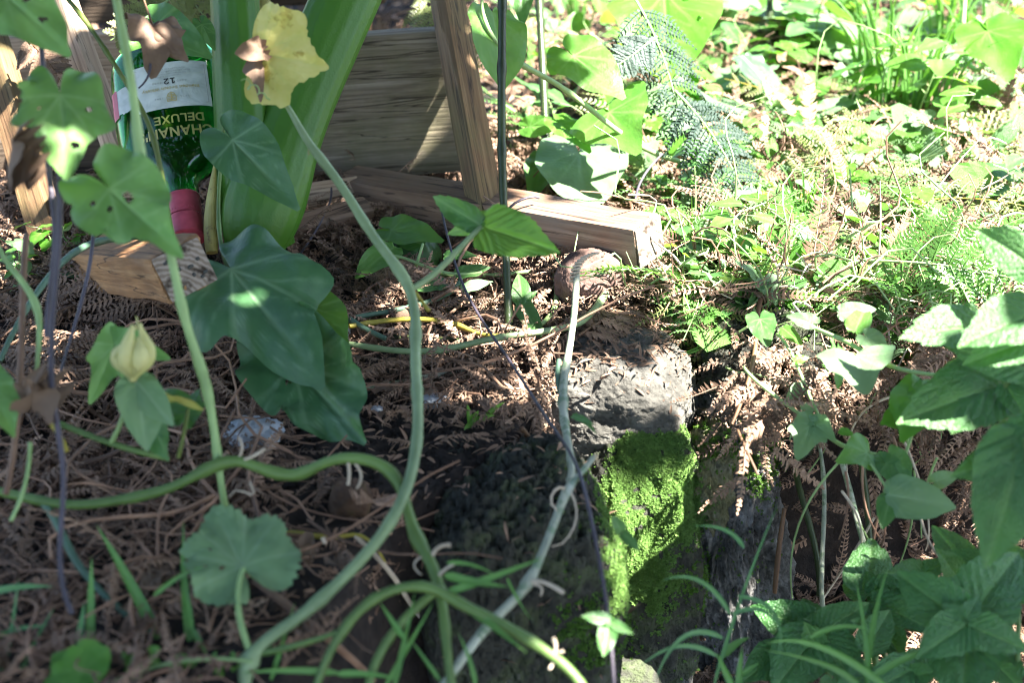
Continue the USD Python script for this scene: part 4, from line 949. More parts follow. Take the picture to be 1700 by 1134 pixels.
# left side: blue vine going up behind, thin grey and purple stems
v12 = thing('thin_vine', 'bluish vine slanting behind the grey stems at the left edge', 'vine', W(10, 600, 1.1))
stem(v12, [(0, 600, 1.1, 5), (40, 520, 1.12, 6), (85, 455, 1.15, 6.5), (130, 415, 1.2, 6.5), (180, 398, 1.25, 6), (240, 393, 1.27, 4)], 'stem_blue')
v13 = thing('thin_vine', 'light green forked stem at the left edge', 'vine', W(60, 640, 1.0))
stem(v13, [(-10, 380, 1.02, 4.5), (15, 440, 1.01, 5), (62, 515, 1.0, 6), (64, 580, 1.0, 4.5), (62, 645, 1.0, 4)], 'stem_light', knobs=((.55, .3),))
stem(v13, [(50, 735, .98, 4), (45, 790, .97, 4), (18, 865, .95, 4)], 'stem_light', 'side_stem')
for (w, lab) in (([(155, 340, 1.15, 3), (152, 420, 1.13, 3.5), (118, 560, 1.08, 3), (100, 620, 1.05, 2.5)], 'dark purple wiry stem left of the offcut'),
                 ([(96, 270, .97, 5), (98, 400, .97, 5.5), (86, 560, .95, 5), (88, 660, .94, 6), (105, 780, .93, 5), (100, 900, .91, 5), (120, 1020, .89, 5)], 'long grey stem hanging in front at the far left'),
                 ([(44, 390, 1.05, 6), (36, 560, 1.0, 6), (30, 680, .98, 6), (10, 820, .95, 6)], 'pinkish dry cane standing at the left edge')):
    t = thing('hanging_twig', lab, 'stem', W(*w[-1][:3]))
    stem(t, w, 'stem_purple' if 'pink' not in lab else 'dry_twig')

# upright dark stems
for w, m, lab in (([(834, -30, 1.33, 7.5), (833, 120, 1.32, 7.5), (834, 280, 1.31, 7.5), (840, 420, 1.30, 7), (845, 565, 1.29, 6.5)], 'stem_dark', 'dark green upright stem in front of the leaning batten'),
                  ([(893, -30, 1.75, 7), (898, 60, 1.74, 7), (903, 160, 1.72, 7.5), (908, 262, 1.70, 7)], 'stem_dark', 'second dark upright stem among the sunlit leaves'),
                  ([(1278, -30, 2.1, 6), (1277, 50, 2.1, 6), (1275, 140, 2.08, 6)], 'stem_dark', 'dark upright stem in the bright background litter')):
    t = thing('sapling', lab, 'stem', W(*w[-1][:3])); stem(t, w, m, wob=.08)
# wire
wr = thing('wire', 'thin dark purple wire slanting down over the moss', 'wire', W(960, 780, 1.02))
stem(wr, [(728, 325, 1.42, 2.2), (745, 400, 1.38, 2.4), (790, 515, 1.27, 2.6), (850, 605, 1.18, 2.8), (915, 705, 1.09, 3), (960, 780, 1.02, 3.4), (985, 880, .97, 4), (1000, 960, .95, 4.2), (1012, 1050, .94, 4.5), (1020, 1150, .93, 4.5)], 'stem_purple', 'strand', sides=6, wob=.05)
add_leaf(wr, 'ovate', W(1012, 1030, .938), W(965, 1022, .935), 'leaf_mid', .9, face=.6)
add_leaf(wr, 'ovate', W(1012, 1033, .938), W(1052, 1052, .93), 'leaf_mid', .8, face=.6)
add_leaf(wr, 'ovate', W(1012, 1036, .938), W(1002, 1090, .925), 'leaf_mid', 1.1, face=.7)
t = thing('wire', 'short dark wire bent round the end of the beam', 'wire', W(880, 330, 1.44))
stem(t, [(845, 362, 1.43, 2.5), (846, 345, 1.42, 2.5), (862, 333, 1.42, 2.5), (895, 328, 1.43, 2.5)], 'stem_purple', 'strand')
t = thing('wire', 'thin black wire hanging from the plank to the litter', 'wire', W(485, 440, 1.45))
stem(t, [(550, 312, 1.56, 2), (535, 365, 1.5, 2), (510, 405, 1.47, 2), (482, 445, 1.45, 2)], 'stem_purple', 'strand')

# hairy vine crossing the bright right side, with leaves
v14 = thing('climbing_vine', 'light green vine slanting across the bright right side with triangular leaves', 'vine', W(1150, 280, 1.62))
stem(v14, [(800, 0, 1.42, 3), (812, 50, 1.42, 4), (838, 85, 1.43, 4.5), (900, 125, 1.46, 5), (960, 165, 1.5, 5), (1010, 205, 1.52, 5), (1060, 240, 1.55, 5), (1130, 268, 1.6, 5), (1200, 285, 1.63, 5), (1290, 310, 1.66, 4)], 'stem_light', wob=.2)
for sh, b, tp, m, ws, rl, lb in (('heart', (952, 92, 1.52), (1042, 156, 1.48), 'leaf_bright', .95, 10, None), ('tri', (932, 108, 1.55), (905, 72, 1.56), 'leaf_bright', .9, 0, None),
                             ('tri', (1012, 186, 1.55), (1056, 247, 1.5), 'leaf_bright', 1.15, -15, 'triangular leaf'), ('broad', (1108, 172, 1.6), (1052, 128, 1.62), 'leaf_pale', .75, 0, None),
                             ('ovate', (818, 20, 1.44), (846, 138, 1.40), 'leaf_bright', 1.35, 30, None), ('heart', (866, -30, 1.5), (868, 40, 1.48), 'leaf_mid', .7, 0, None),
                             ('broad', (962, 256, 1.62), (978, 340, 1.52), 'leaf_pale', .95, 0, 'round grey green leaf on the litter'), ('heart', (905, 270, 1.63), (880, 320, 1.58), 'leaf_mid', .8, 0, None),
                             ('tri', (1302, 282, 1.66), (1352, 284, 1.62), 'leaf_mid', .9, -20, None), ('heart', (1140, 190, 1.6), (1090, 230, 1.58), 'leaf_mid', .8, 20, None),
                             ('heart', (930, 205, 1.6), (985, 245, 1.57), 'leaf_lime', .8, 20, None), ('heart', (880, 210, 1.62), (940, 205, 1.6), 'leaf_bright', .7, -20, None)):
    add_leaf(v14, sh, W(*b), W(*tp), m, ws, roll=rl, face=.6, label=lb, droop=.18, rings=10, nang=64)
v15 = thing('climbing_vine', 'big holed yellow green leaf on a stem at the top', 'vine', W(1105, -10, 1.8))
stem(v15, [(1090, -60, 1.85, 5), (1100, -20, 1.8, 5), (1105, -8, 1.78, 4)], 'stem_light')
add_leaf(v15, 'broad', W(1103, -12, 1.78), W(1112, 130, 1.66), 'leaf_lime', .92, roll=6, face=.7, ripple=.04, rings=20, nang=130, chew=4)
add_leaf(v15, 'broad', W(1155, 0, 1.8), W(1130, 60, 1.78), 'leaf_lime', .8, roll=6, face=.7)

# small climber by the gourd under the plank
v16 = thing('creeper', 'small creeper with bright leaves under the low end of the beam', 'creeper', G(700, 440, .01))
stem(v16, [(600, 448, 1.40, 2.5), (650, 425, 1.40, 3), (700, 440, 1.38, 3), (760, 455, 1.36, 3), (800, 452, 1.36, 3)], 'stem_light')
for sh, b, tp, m, ws, rl in (('heart', (650, 382, 1.44), (738, 392, 1.40), 'leaf_bright', .7, 0), ('ovate', (652, 412, 1.41), (590, 455, 1.37), 'leaf_bright', 1.0, 0), ('ovate', (700, 405, 1.42), (640, 385, 1.44), 'leaf_mid', .9, 20), ('ovate', (760, 455, 1.36), (815, 440, 1.36), 'leaf_mid', .9, 0),
                             ('heart', (730, 470, 1.36), (690, 480, 1.34), 'leaf_mid', .8, 0), ('ovate', (770, 480, 1.35), (820, 462, 1.36), 'leaf_pale', .9, 10), ('ovate', (740, 425, 1.39), (790, 420, 1.38), 'leaf_mid', .8, 0)):
    add_leaf(v16, sh, W(*b), W(*tp), m, ws, roll=rl, face=.45, rings=9, nang=50)
gq = G(688, 455, .02)
gv, gf_ = rock((0, 0, 0), (.028, .028, .024), 91, amp=.04, power=2.0, sub=4)
an = np.arctan2(gv[:, 1], gv[:, 0]); gv = gv * (1 + .035 * np.cos(an * 8))[:, None]
gr = thing('gourd', 'dark green ribbed gourd half hidden under creeper leaves', 'gourd', gq)
part(gr, 'fruit', (gv + gq, gf_), 'gourd_skin'); stem(gr, [(690, 440, float((gq - CAM) @ FWD) - .005, 4), (696, 425, 1.39, 3), (702, 405, 1.40, 2.5)], 'stem_light', 'stalk')
# ------------------------------------------------------------------ crinkled leafy plants at the lower right
def leafy_plant(label, foot, leaves, stems=(), group=None, m0='leaf_crinkled', name='crinkled_leaf_plant'):
    t = thing(name, label, 'plant', W(*foot), group)
    for w in stems: stem(t, w, 'stem_green', wob=.1)
    for (b, tp, ws, rl, m) in leaves:
        add_leaf(t, 'ovate', W(*b), W(*tp), m or m0, ws, roll=rl, face=.62, teeth=.05, nteeth=15, quilt=.03, droop=.16, ripple=.025, fold=.16, rings=13, nang=120)
    return t
leafy_plant('dark crinkled plant with a rosette of small top leaves at the bottom right', (1600, 1150, 1.05),
    [((1598, 1036, 1.0), (1488, 945, 1.02), 1.25, 8, None), ((1606, 1032, 1.0), (1700, 905, 1.03), 1.25, -5, None), ((1602, 1040, .99), (1526, 1088, .97), 1.35, 5, None), ((1612, 1042, .99), (1712, 1080, .98), 1.25, -8, None),
     ((1605, 1062, 1.0), (1598, 1170, .95), 1.5, 0, None), ((1606, 1026, .99), (1626, 988, 1.0), 1.2, 0, 'leaf_crinkled_light'), ((1598, 1026, .99), (1562, 1000, 1.0), 1.2, 0, 'leaf_crinkled_light'), ((1600, 1045, 1.01), (1660, 1120, 1.0), 1.2, 0, None)],
    [[(1604, 1150, 1.03, 8), (1604, 1080, 1.01, 8), (1604, 1036, 1.0, 6)]])
leafy_plant('largest dark crinkled leaves drooping at the right edge', (1720, 1000, .95),
    [((1706, 732, .95), (1640, 935, .92), 1.15, 4, 'leaf_crinkled_light'), ((1720, 700, .95), (1720, 880, .92), 1.2, -20, None), ((1715, 740, .96), (1585, 790, .95), 1.0, 20, 'leaf_crinkled_light')],
    [[(1725, 1000, .97, 9), (1715, 850, .96, 9), (1704, 726, .93, 7)]])
leafy_plant('pale sunlit crinkled plant with broad leaves at the right edge', (1660, 760, 1.08),
    [((1722, 445, 1.02), (1622, 374, 1.04), 1.2, 10, 'leaf_crinkled_light'), ((1632, 542, 1.06), (1510, 546, 1.03), 1.05, 0, 'leaf_crinkled_light'), ((1722, 520, 1.0), (1598, 560, .98), 1.3, -6, 'leaf_crinkled_light'), ((1720, 560, 1.0), (1605, 600, .99), 1.0, 12, 'leaf_crinkled_light'),
     ((1700, 612, 1.03), (1576, 570, 1.03), 1.05, 0, 'leaf_crinkled_light'), ((1660, 640, 1.05), (1500, 690, 1.02), 1.15, 5, 'leaf_crinkled_light'), ((1668, 650, 1.05), (1585, 705, 1.02), 1.2, -5, 'leaf_crinkled_light'), ((1670, 640, 1.04), (1710, 700, 1.02), 1.2, 0, None), ((1640, 610, 1.06), (1560, 620, 1.04), 1.0, 20, 'leaf_crinkled_light'), ((1690, 640, 1.04), (1700, 560, 1.06), 1.1, 0, 'leaf_crinkled_light')],
    [[(1664, 790, 1.1, 8), (1664, 700, 1.06, 7), (1668, 640, 1.04, 6)], [(1668, 640, 1.04, 5), (1700, 600, 1.03, 4), (1722, 540, 1.02, 4)]])
leafy_plant('dark plant with broad notched leaves at the bottom, beside the furrowed rock', (1390, 1150, 1.15),
    [((1352, 1048, 1.14), (1246, 1004, 1.15), 1.2, 10, None), ((1362, 1052, 1.13), (1442, 1000, 1.12), 1.3, -6, 'leaf_crinkled_light'), ((1352, 1060, 1.12), (1285, 1140, 1.08), 1.4, 0, None), ((1375, 1060, 1.12), (1420, 1140, 1.08), 1.4, 0, None), ((1360, 1050, 1.13), (1330, 985, 1.16), 1.1, 0, None),
     ((1440, 1080, 1.1), (1480, 1005, 1.12), 1.1, 0, 'leaf_crinkled_light'), ((1300, 1080, 1.12), (1232, 1130, 1.1), 1.2, 0, None)],
    [[(1385, 1160, 1.14, 6), (1370, 1100, 1.13, 6), (1358, 1050, 1.13, 5)]])
leafy_plant('plant with one upright half lit notched leaf above the bottom leaves', (1450, 1090, 1.16),
    [((1440, 984, 1.17), (1450, 886, 1.20), 1.45, -5, 'leaf_crinkled_light'), ((1446, 990, 1.16), (1540, 960, 1.15), 1.1, 0, None), ((1444, 985, 1.16), (1395, 950, 1.2), 1.2, 10, None), ((1450, 1000, 1.15), (1545, 1040, 1.12), 1.1, 0, None), ((1520, 960, 1.14), (1575, 930, 1.13), 1.2, 0, None), ((1450, 1020, 1.14), (1500, 1090, 1.1), 1.2, 0, None)],
    [[(1455, 1110, 1.15, 6), (1448, 1050, 1.16, 6), (1442, 985, 1.17, 5)]])
leafy_plant('tangle of dark leaves in the bottom right corner', (1540, 1160, 1.1),
    [((1520, 1110, 1.08), (1440, 1150, 1.05), 1.2, 0, None), ((1680, 1130, 1.05), (1640, 1060, 1.08), 1.2, 0, None), ((1690, 1000, 1.08), (1560, 905, 1.12), 1.1, 0, None), ((1710, 960, 1.06), (1640, 900, 1.1), 1.1, 10, 'leaf_crinkled_light'), ((1500, 1130, 1.08), (1560, 1110, 1.06), 1.2, 0, None), ((1620, 960, 1.12), (1545, 870, 1.14), 1.1, 15, 'leaf_crinkled_light')],
    [[(1540, 1170, 1.1, 5), (1520, 1120, 1.08, 5)], [(1690, 1160, 1.06, 6), (1690, 1080, 1.06, 5), (1692, 1000, 1.07, 4)]])

leafy_plant('low patch of small toothed leaves crowding the bottom corner', (1480, 1160, 1.08),
    [((float(x), float(y), d), (float(x + 62 * math.cos(a)), float(y + 48 * math.sin(a)), d - .02), 1.2, float(rl), 'leaf_crinkled_light' if (k_ % 3) else None) for k_, (x, y, d, a, rl) in enumerate(zip(
        [1310, 1360, 1410, 1470, 1530, 1560, 1500, 1450, 1400, 1650, 1340, 1590, 1540, 1660, 1380, 1490], [1100, 1085, 1110, 1060, 1090, 1010, 1030, 1120, 1040, 1000, 1040, 960, 960, 1110, 1130, 980],
        [1.12, 1.12, 1.1, 1.13, 1.1, 1.12, 1.14, 1.08, 1.15, 1.06, 1.16, 1.1, 1.14, 1.04, 1.08, 1.16], [2.6, -1.9, .4, -2.4, 2.2, -1.2, .3, 2.8, -2.8, -1.6, 2.2, -2.0, -2.9, .9, 1.7, -.9], rng.normal(0, 14, 16)))],
    [[(1480, 1170, 1.1, 5), (1470, 1110, 1.12, 4), (1468, 1060, 1.13, 4)], [(1400, 1170, 1.12, 5), (1385, 1110, 1.13, 4), (1365, 1080, 1.13, 3)]])

# creepers hanging over the bank at the right
def creeper(label, foot, ways, leaves, name='creeper', m='stem_light'):
    t = thing(name, label, 'creeper', W(*foot))
    for w in ways: stem(t, w, m, wob=.25, sides=7)
    for (sh, b, tp, ws, rl, mm) in leaves:
        add_leaf(t, sh, W(*b), W(*tp), mm, ws, roll=rl, face=.6, droop=.15, rings=10, nang=60, teeth=.03)
    return t
creeper('creeper with a large triangular sunlit leaf reaching to the pale plant', (1340, 540, 1.22),
    [[(1330, 530, 1.22, 3), (1360, 548, 1.2, 4), (1410, 570, 1.17, 4.5), (1460, 600, 1.14, 4.5), (1520, 618, 1.11, 4), (1590, 625, 1.08, 3)]],
    [('tri', (1422, 592, 1.14), (1438, 648, 1.1), 1.15, 0, 'leaf_pale'), ('heart', (1345, 535, 1.2), (1302, 520, 1.21), .8, 0, 'leaf_pale'), ('heart', (1390, 585, 1.16), (1400, 645, 1.13), .6, 50, 'leaf_mid'), ('ovate', (1395, 520, 1.2), (1455, 510, 1.19), 1.1, 0, 'leaf_pale'), ('heart', (1440, 560, 1.16), (1478, 585, 1.14), .9, 0, 'leaf_pale'), ('ovate', (1420, 550, 1.17), (1440, 500, 1.2), .9, 0, 'leaf_bright')])
creeper('yellow green rounded leaves below the pale crinkled plant', (1530, 720, 1.14),
    [[(1560, 640, 1.1, 3), (1540, 660, 1.1, 3), (1520, 700, 1.12, 3), (1500, 760, 1.14, 3)]],
    [('broad', (1528, 658, 1.1), (1498, 728, 1.07), .95, 0, 'leaf_lime'), ('broad', (1525, 655, 1.1), (1545, 625, 1.11), .9, 0, 'leaf_lime'), ('broad', (1545, 690, 1.1), (1565, 690, 1.09), 1.5, 30, 'leaf_bright'), ('broad', (1500, 690, 1.1), (1462, 702, 1.09), 1.1, 0, 'leaf_lime')])
creeper('long creeper hanging diagonally down the shaded bank with small pale leaves', (1250, 620, 1.25),
    [[(1235, 610, 1.24, 3), (1290, 660, 1.2, 3.5), (1350, 705, 1.18, 3.5), (1395, 738, 1.16, 4), (1440, 752, 1.14, 3.5), (1500, 760, 1.12, 3)], [(1290, 555, 1.24, 3), (1320, 600, 1.21, 3), (1345, 660, 1.19, 3), (1365, 700, 1.17, 3)]],
    [('lobed', (1348, 705, 1.16), (1324, 760, 1.13), .9, 0, 'leaf_pale'), ('heart', (1350, 703, 1.16), (1388, 730, 1.14), .9, 0, 'leaf_pale'), ('heart', (1350, 700, 1.16), (1332, 690, 1.17), 1.0, 0, 'leaf_pale'), ('heart', (1330, 645, 1.2), (1305, 662, 1.19), .9, 0, 'leaf_pale'), ('heart', (1338, 680, 1.18), (1360, 668, 1.18), 1.0, 0, 'leaf_pale'),
     ('heart', (1322, 598, 1.2), (1345, 592, 1.2), .95, 0, 'leaf_lime'), ('ovate', (1300, 545, 1.23), (1332, 570, 1.21), .9, 0, 'leaf_bright'), ('heart', (1262, 530, 1.25), (1275, 572, 1.22), .85, 0, 'leaf_mid'), ('ovate', (1395, 715, 1.15), (1418, 722, 1.14), 1.0, 0, 'leaf_lime'), ('tri', (1440, 752, 1.13), (1392, 762, 1.11), 1.0, 0, 'leaf_bright'), ('broad', (1470, 770, 1.12), (1508, 800, 1.1), .8, 0, 'leaf_mid')])
creeper('oval pale leaf lit at its tip on a thin stalk before the dark bank', (1470, 820, 1.1),
    [[(1445, 770, 1.12, 3), (1462, 795, 1.11, 3), (1478, 820, 1.1, 2.5)]],
    [('ovate', (1474, 822, 1.1), (1586, 838, 1.07), 1.25, -5, 'leaf_pale'), ('heart', (1555, 800, 1.1), (1595, 785, 1.09), .9, 0, 'leaf_pale'), ('ovate', (1478, 825, 1.1), (1465, 875, 1.08), 1.1, 0, 'leaf_mid'), ('broad', (1480, 765, 1.12), (1510, 812, 1.09), .8, -10, 'leaf_mid')])
creeper('yellow green heart shaped leaf on a looping stem in the top right corner', (1620, 150, 2.0),
    [[(1600, -20, 1.85, 4), (1598, 50, 1.83, 4.5), (1605, 100, 1.82, 4.5), (1622, 115, 1.8, 4), (1640, 60, 1.78, 3)]],
    [('heart', (1640, 52, 1.78), (1678, 122, 1.7), 1.0, 0, 'leaf_lime'), ('broad', (1630, 40, 1.8), (1600, 52, 1.8), 1.2, 0, 'leaf_lime'), ('heart', (1690, 70, 1.8), (1700, 110, 1.78), 1.0, 0, 'leaf_mid')])
creeper('narrow grey green leaf on a thin dark stalk in the bright litter', (1185, 165, 1.9),
    [[(1186, 165, 1.9, 2), (1215, 128, 1.88, 2), (1238, 102, 1.86, 2)]],
    [('lance', (1232, 92, 1.86), (1322, 182, 1.8), 1.6, 30, 'leaf_blue'), ('heart', (1240, 100, 1.86), (1222, 86, 1.87), .7, 0, 'leaf_blue')], m='stem_dark')
creeper('pale rolled leaf in front of the tall grass clump', (1420, 225, 1.95),
    [[(1480, 262, 1.95, 3), (1450, 232, 1.94, 3), (1415, 215, 1.93, 3)]],
    [('ovate', (1412, 212, 1.92), (1480, 225, 1.88), 1.0, 40, 'leaf_pale'), ('ovate', (1470, 222, 1.9), (1510, 245, 1.87), 1.2, -30, 'leaf_bright'), ('ovate', (1440, 230, 1.92), (1470, 250, 1.9), 1.0, 0, 'leaf_mid')])
def big_leaves(label, foot, lv):
    t = thing('squash_plant', label, 'squash plant', W(*foot))
    for (b, tp, ws, rl, m) in lv:
        P0 = W(*b); stem(t, [foot + (4,), ((foot[0] + b[0]) / 2, (foot[1] + b[1]) / 2 - 8, (foot[2] + b[2]) / 2, 4), b + (3,)], 'stem_light', 'leaf_stalk')
        add_leaf(t, 'squash', P0, W(*tp), m, ws, roll=rl, face=.35, teeth=.05, nteeth=13, rings=12, nang=100, ripple=.05)
big_leaves('wide pale squash leaves glaring in the sun near the top right', (1470, 130, 2.2), [((1475, 62, 2.1), (1435, 92, 1.98), 1.9, 0, 'leaf_pale'), ((1480, 55, 2.12), (1565, 60, 2.05), 1.0, 0, 'leaf_pale'), ((1420, 60, 2.12), (1350, 78, 2.05), 1.0, 0, 'leaf_pale')])
big_leaves('bright yellow green lobed leaves beside the dark stem at the top', (1340, 75, 2.3), [((1350, 30, 2.2), (1315, 58, 2.12), 1.3, 0, 'leaf_lime'), ((1300, 5, 2.25), (1260, 25, 2.2), 1.4, 0, 'leaf_pale'), ((1370, 10, 2.25), (1400, 40, 2.2), 1.0, 0, 'leaf_bright'), ((1290, 80, 2.1), (1312, 100, 2.05), 1.6, 0, 'leaf_pale')])
big_leaves('white glaring lobed leaves in the far top right corner', (1600, 40, 2.5), [((1420, -5, 2.5), (1390, 15, 2.4), 1.5, 0, 'leaf_pale'), ((1560, 8, 2.45), (1520, 25, 2.35), 1.5, 0, 'leaf_bright'), ((1610, -2, 2.45), (1650, 15, 2.4), 1.2, 0, 'leaf_pale'), ((1240, -10, 2.5), (1215, 10, 2.4), 1.4, 0, 'leaf_pale')])

# bare stems and twigs at the right
for w, m, lab in (([(1302, 845, 1.25, 4), (1296, 890, 1.25, 4.5), (1290, 940, 1.24, 5), (1286, 985, 1.24, 4.5)], 'stem_brown', 'reddish brown broken stub standing on the litter floor'),
                  ([(1352, 700, 1.3, 3), (1366, 780, 1.29, 4), (1368, 860, 1.27, 4.5), (1364, 950, 1.25, 4.5), (1366, 1010, 1.24, 5)], 'stem_grey', 'pale upright stalk before the dark recess'),
                  ([(1395, 760, 1.26, 5), (1412, 820, 1.24, 5.5), (1425, 870, 1.22, 5.5), (1440, 930, 1.2, 5), (1448, 1000, 1.19, 5)], 'stem_grey', 'mottled grey stalk leaning before the dark recess'),
                  ([(1320, 780, 1.33, 6), (1335, 840, 1.31, 6), (1352, 905, 1.3, 6), (1360, 990, 1.28, 6)], 'stem_dark', 'dark stalk deep in the recess'),
                  ([(1430, 770, 1.28, 6), (1440, 850, 1.26, 6), (1445, 920, 1.24, 5), (1447, 1000, 1.22, 5)], 'stem_dark', 'thick dark stalk beside the mottled one'),
                  ([(1135, 270, 1.66, 4), (1138, 340, 1.6, 5), (1125, 400, 1.54, 5), (1112, 470, 1.48, 5)], 'stem_light', 'yellow green bare stalk behind the end of the beam'),
                  ([(1700, 195, 1.75, 3.5), (1620, 250, 1.72, 4), (1550, 300, 1.7, 4), (1480, 345, 1.68, 3)], 'stem_yellow', 'long straw coloured stalk slanting through the ferns'),
                  ([(1300, 395, 1.45, 3.5), (1275, 460, 1.36, 4), (1262, 500, 1.32, 4), (1252, 590, 1.26, 4), (1240, 640, 1.23, 4), (1215, 705, 1.2, 3)], 'stem_brown', 'brown branching twig hanging over the black rock'),
                  ([(1225, 715, 1.16, 2.5), (1238, 745, 1.14, 2.5), (1258, 788, 1.13, 2.5)], 'stem_brown', 'thin pinkish root on the lichen rock'),
                  ([(1100, 255, 1.55, 2), (1070, 290, 1.53, 2.5), (1055, 330, 1.5, 2)], 'stem_purple', 'curved dark twig above the round leaf')):
    t = thing('dry_twig', lab, 'stem', W(*w[-1][:3])); stem(t, w, m, wob=.25)

# grass at the lower right, by the rocks
def tuft(label, blades, m='grass', name='grass_tuft', group=None):
    t = thing(name, label, 'grass', W(*blades[0][0]), group)
    for (b, tp, w, bx, by) in blades:
        P0, P1 = W(*b), W(*tp); d = (b[2] + tp[2]) / 2
        bend = (RT * bx - UP * by) * d / F * 2
        v, f, vn = blade(P0, P1, w * d / F, bend, CAMV(P0), n=12, twist=.4)
        part(t, 'blade', (v, f), m, vein=vn)
    return t
tuft('tall blue green grass arching before the furrowed rock', [((1185, 1140, 1.02), (1292, 835, 1.0), 7, -8, 6), ((1212, 1020, 1.0), (1098, 965, .99), 9, 6, -28), ((1235, 910, 1.0), (1150, 874, 1.01), 8, 10, -12), ((1200, 1060, 1.0), (1085, 1140, .98), 10, -10, -40), ((1215, 1020, 1.0), (1300, 1060, .98), 8, 12, -24), ((1225, 990, 1.0), (1290, 1100, .98), 8, 30, -22), ((1190, 1090, 1.0), (1060, 1110, .98), 9, 0, -26)], 'grass_blue')
tuft('broad grass blades arching among the bottom right leaves', [((1480, 1150, .98), (1270, 1070, .97), 13, -10, -34), ((1430, 1150, .98), (1270, 1080, .98), 12, 30, -6), ((1440, 1140, .98), (1475, 940, 1.02), 12, -8, 0), ((1442, 1140, .98), (1420, 960, 1.0), 9, 4, 0), ((1440, 1130, .98), (1630, 1080, .98), 12, 0, -22), ((1345, 1060, .98), (1450, 1050, .98), 9, 0, -14)])
tuft('small yellow green shoots at the foot of the grey rock', [((1215, 1140, 1.0), (1190, 1085, 1.0), 12, 0, 0), ((1225, 1140, 1.0), (1232, 1075, 1.0), 11, 0, 0), ((1200, 1090, 1.02), (1245, 1060, 1.02), 14, 0, -6), ((1232, 1120, 1.0), (1262, 1100, 1.0), 9, 0, 0)])
t = thing('seedling', 'two leaved seedling growing on the bright moss', 'seedling', W(1028, 870, .985))
add_leaf(t, 'ovate', W(1032, 882, .99), W(1018, 858, .985), 'leaf_mid', 1.3, face=.7); add_leaf(t, 'ovate', W(1034, 886, .99), W(1062, 914, .98), 'leaf_mid', .8, face=.7)
stem(t, [(1036, 905, 1.0, 2), (1033, 884, .99, 2)], 'stem_green')

# grass at the bottom left
tuft('blurred green grass blades at the bottom left behind the round leaf', [((262, 1060, .93), (160, 872, .95), 20, 4, 0), ((150, 1070, .92), (152, 925, .93), 15, 0, 0), ((315, 1065, .92), (300, 905, .94), 16, 0, 0), ((320, 1050, .92), (305, 865, .95), 10, -6, 0), ((318, 1045, .92), (345, 1090, .9), 12, 0, 0), ((255, 990, .93), (345, 940, .92), 9, 0, -8)])
tuft('blue green grass blades in the very corner at the bottom left', [((-20, 985, .92), (90, 975, .92), 13, 0, -5), ((0, 1130, .9), (30, 960, .92), 9, 4, 0), ((30, 1130, .9), (90, 1010, .92), 10, -4, 0), ((130, 1070, .9), (140, 1000, .91), 12, 0, 0), ((-10, 1060, .91), (80, 1040, .91), 10, 0, -6)], 'grass_blue')
tuft('grass blades crossing before the jointed vine by the dark boulder', [((738, 985, .91), (905, 925, .9), 13, 0, 2), ((738, 955, .91), (845, 975, .9), 15, 0, 2), ((745, 985, .91), (875, 1085, .88), 15, 4, 2), ((742, 935, .915), (832, 962, .91), 7, 0, -9), ((842, 960, .95), (882, 1030, .94), 5, -3, 0)])
tuft('green grass blades rising at the bottom edge below the arching vine', [((655, 1140, .89), (690, 980, .91), 10, 0, 0), ((640, 1140, .89), (720, 1000, .91), 9, 0, 0), ((670, 1060, .895), (630, 1000, .91), 10, 0, 0), ((790, 1140, .88), (760, 1050, .89), 8, 4, 0), ((560, 1118, .89), (400, 1118, .89), 12, 0, -4), ((560, 1120, .89), (660, 1128, .885), 12, 0, -4), ((730, 1130, .88), (680, 1060, .9), 7, 0, 0), ((450, 1130, .89), (490, 1000, .92), 8, 0, 0)])
t = thing('seedling', 'pair of thin green sprouts on the bare dark soil', 'seedling', G(785, 695))
for b, tp in (((782, 712), (776, 672)), ((782, 712), (795, 682)), ((785, 708), (822, 690)), ((800, 705), (838, 668)), ((784, 712), (770, 715))):
    P0, P1 = G(*b, .003), W(tp[0], tp[1], gd(*b) - .02); v, f, vn = blade(P0, P1, .005, [0, 0, .004], CAMV(P0)); part(t, 'blade', (v, f), 'leaf_bright', vein=vn)
t = thing('herb', 'bright green feathery herb at the bottom edge at left', 'herb', W(330, 1120, .89))
for k in range(26):
    x = rng.uniform(200, 400); y = 1105 + rng.normal() * 14 + abs(x - 300) * .06
    add_leaf(t, 'ovate', W(x, y, .89), W(x + rng.uniform(-35, 35), y - rng.uniform(6, 26), .895), 'leaf_bright', 1.0, roll=rng.uniform(-40, 40), rings=6, nang=28, seed=k)
stem(t, [(150, 1150, .89, 4), (250, 1110, .89, 4), (340, 1095, .89, 4), (420, 1100, .89, 3)], 'stem_light')
t = thing('herb', 'blurred round bright leaf at the bottom left corner', 'herb', W(120, 1130, .87))
add_leaf(t, 'squash', W(135, 1118, .87), W(85, 1085, .875), 'leaf_bright', 1.3, roll=0, face=.6); add_leaf(t, 'squash', W(130, 1120, .87), W(165, 1070, .88), 'leaf_bright', 1.0, roll=0, face=.6)

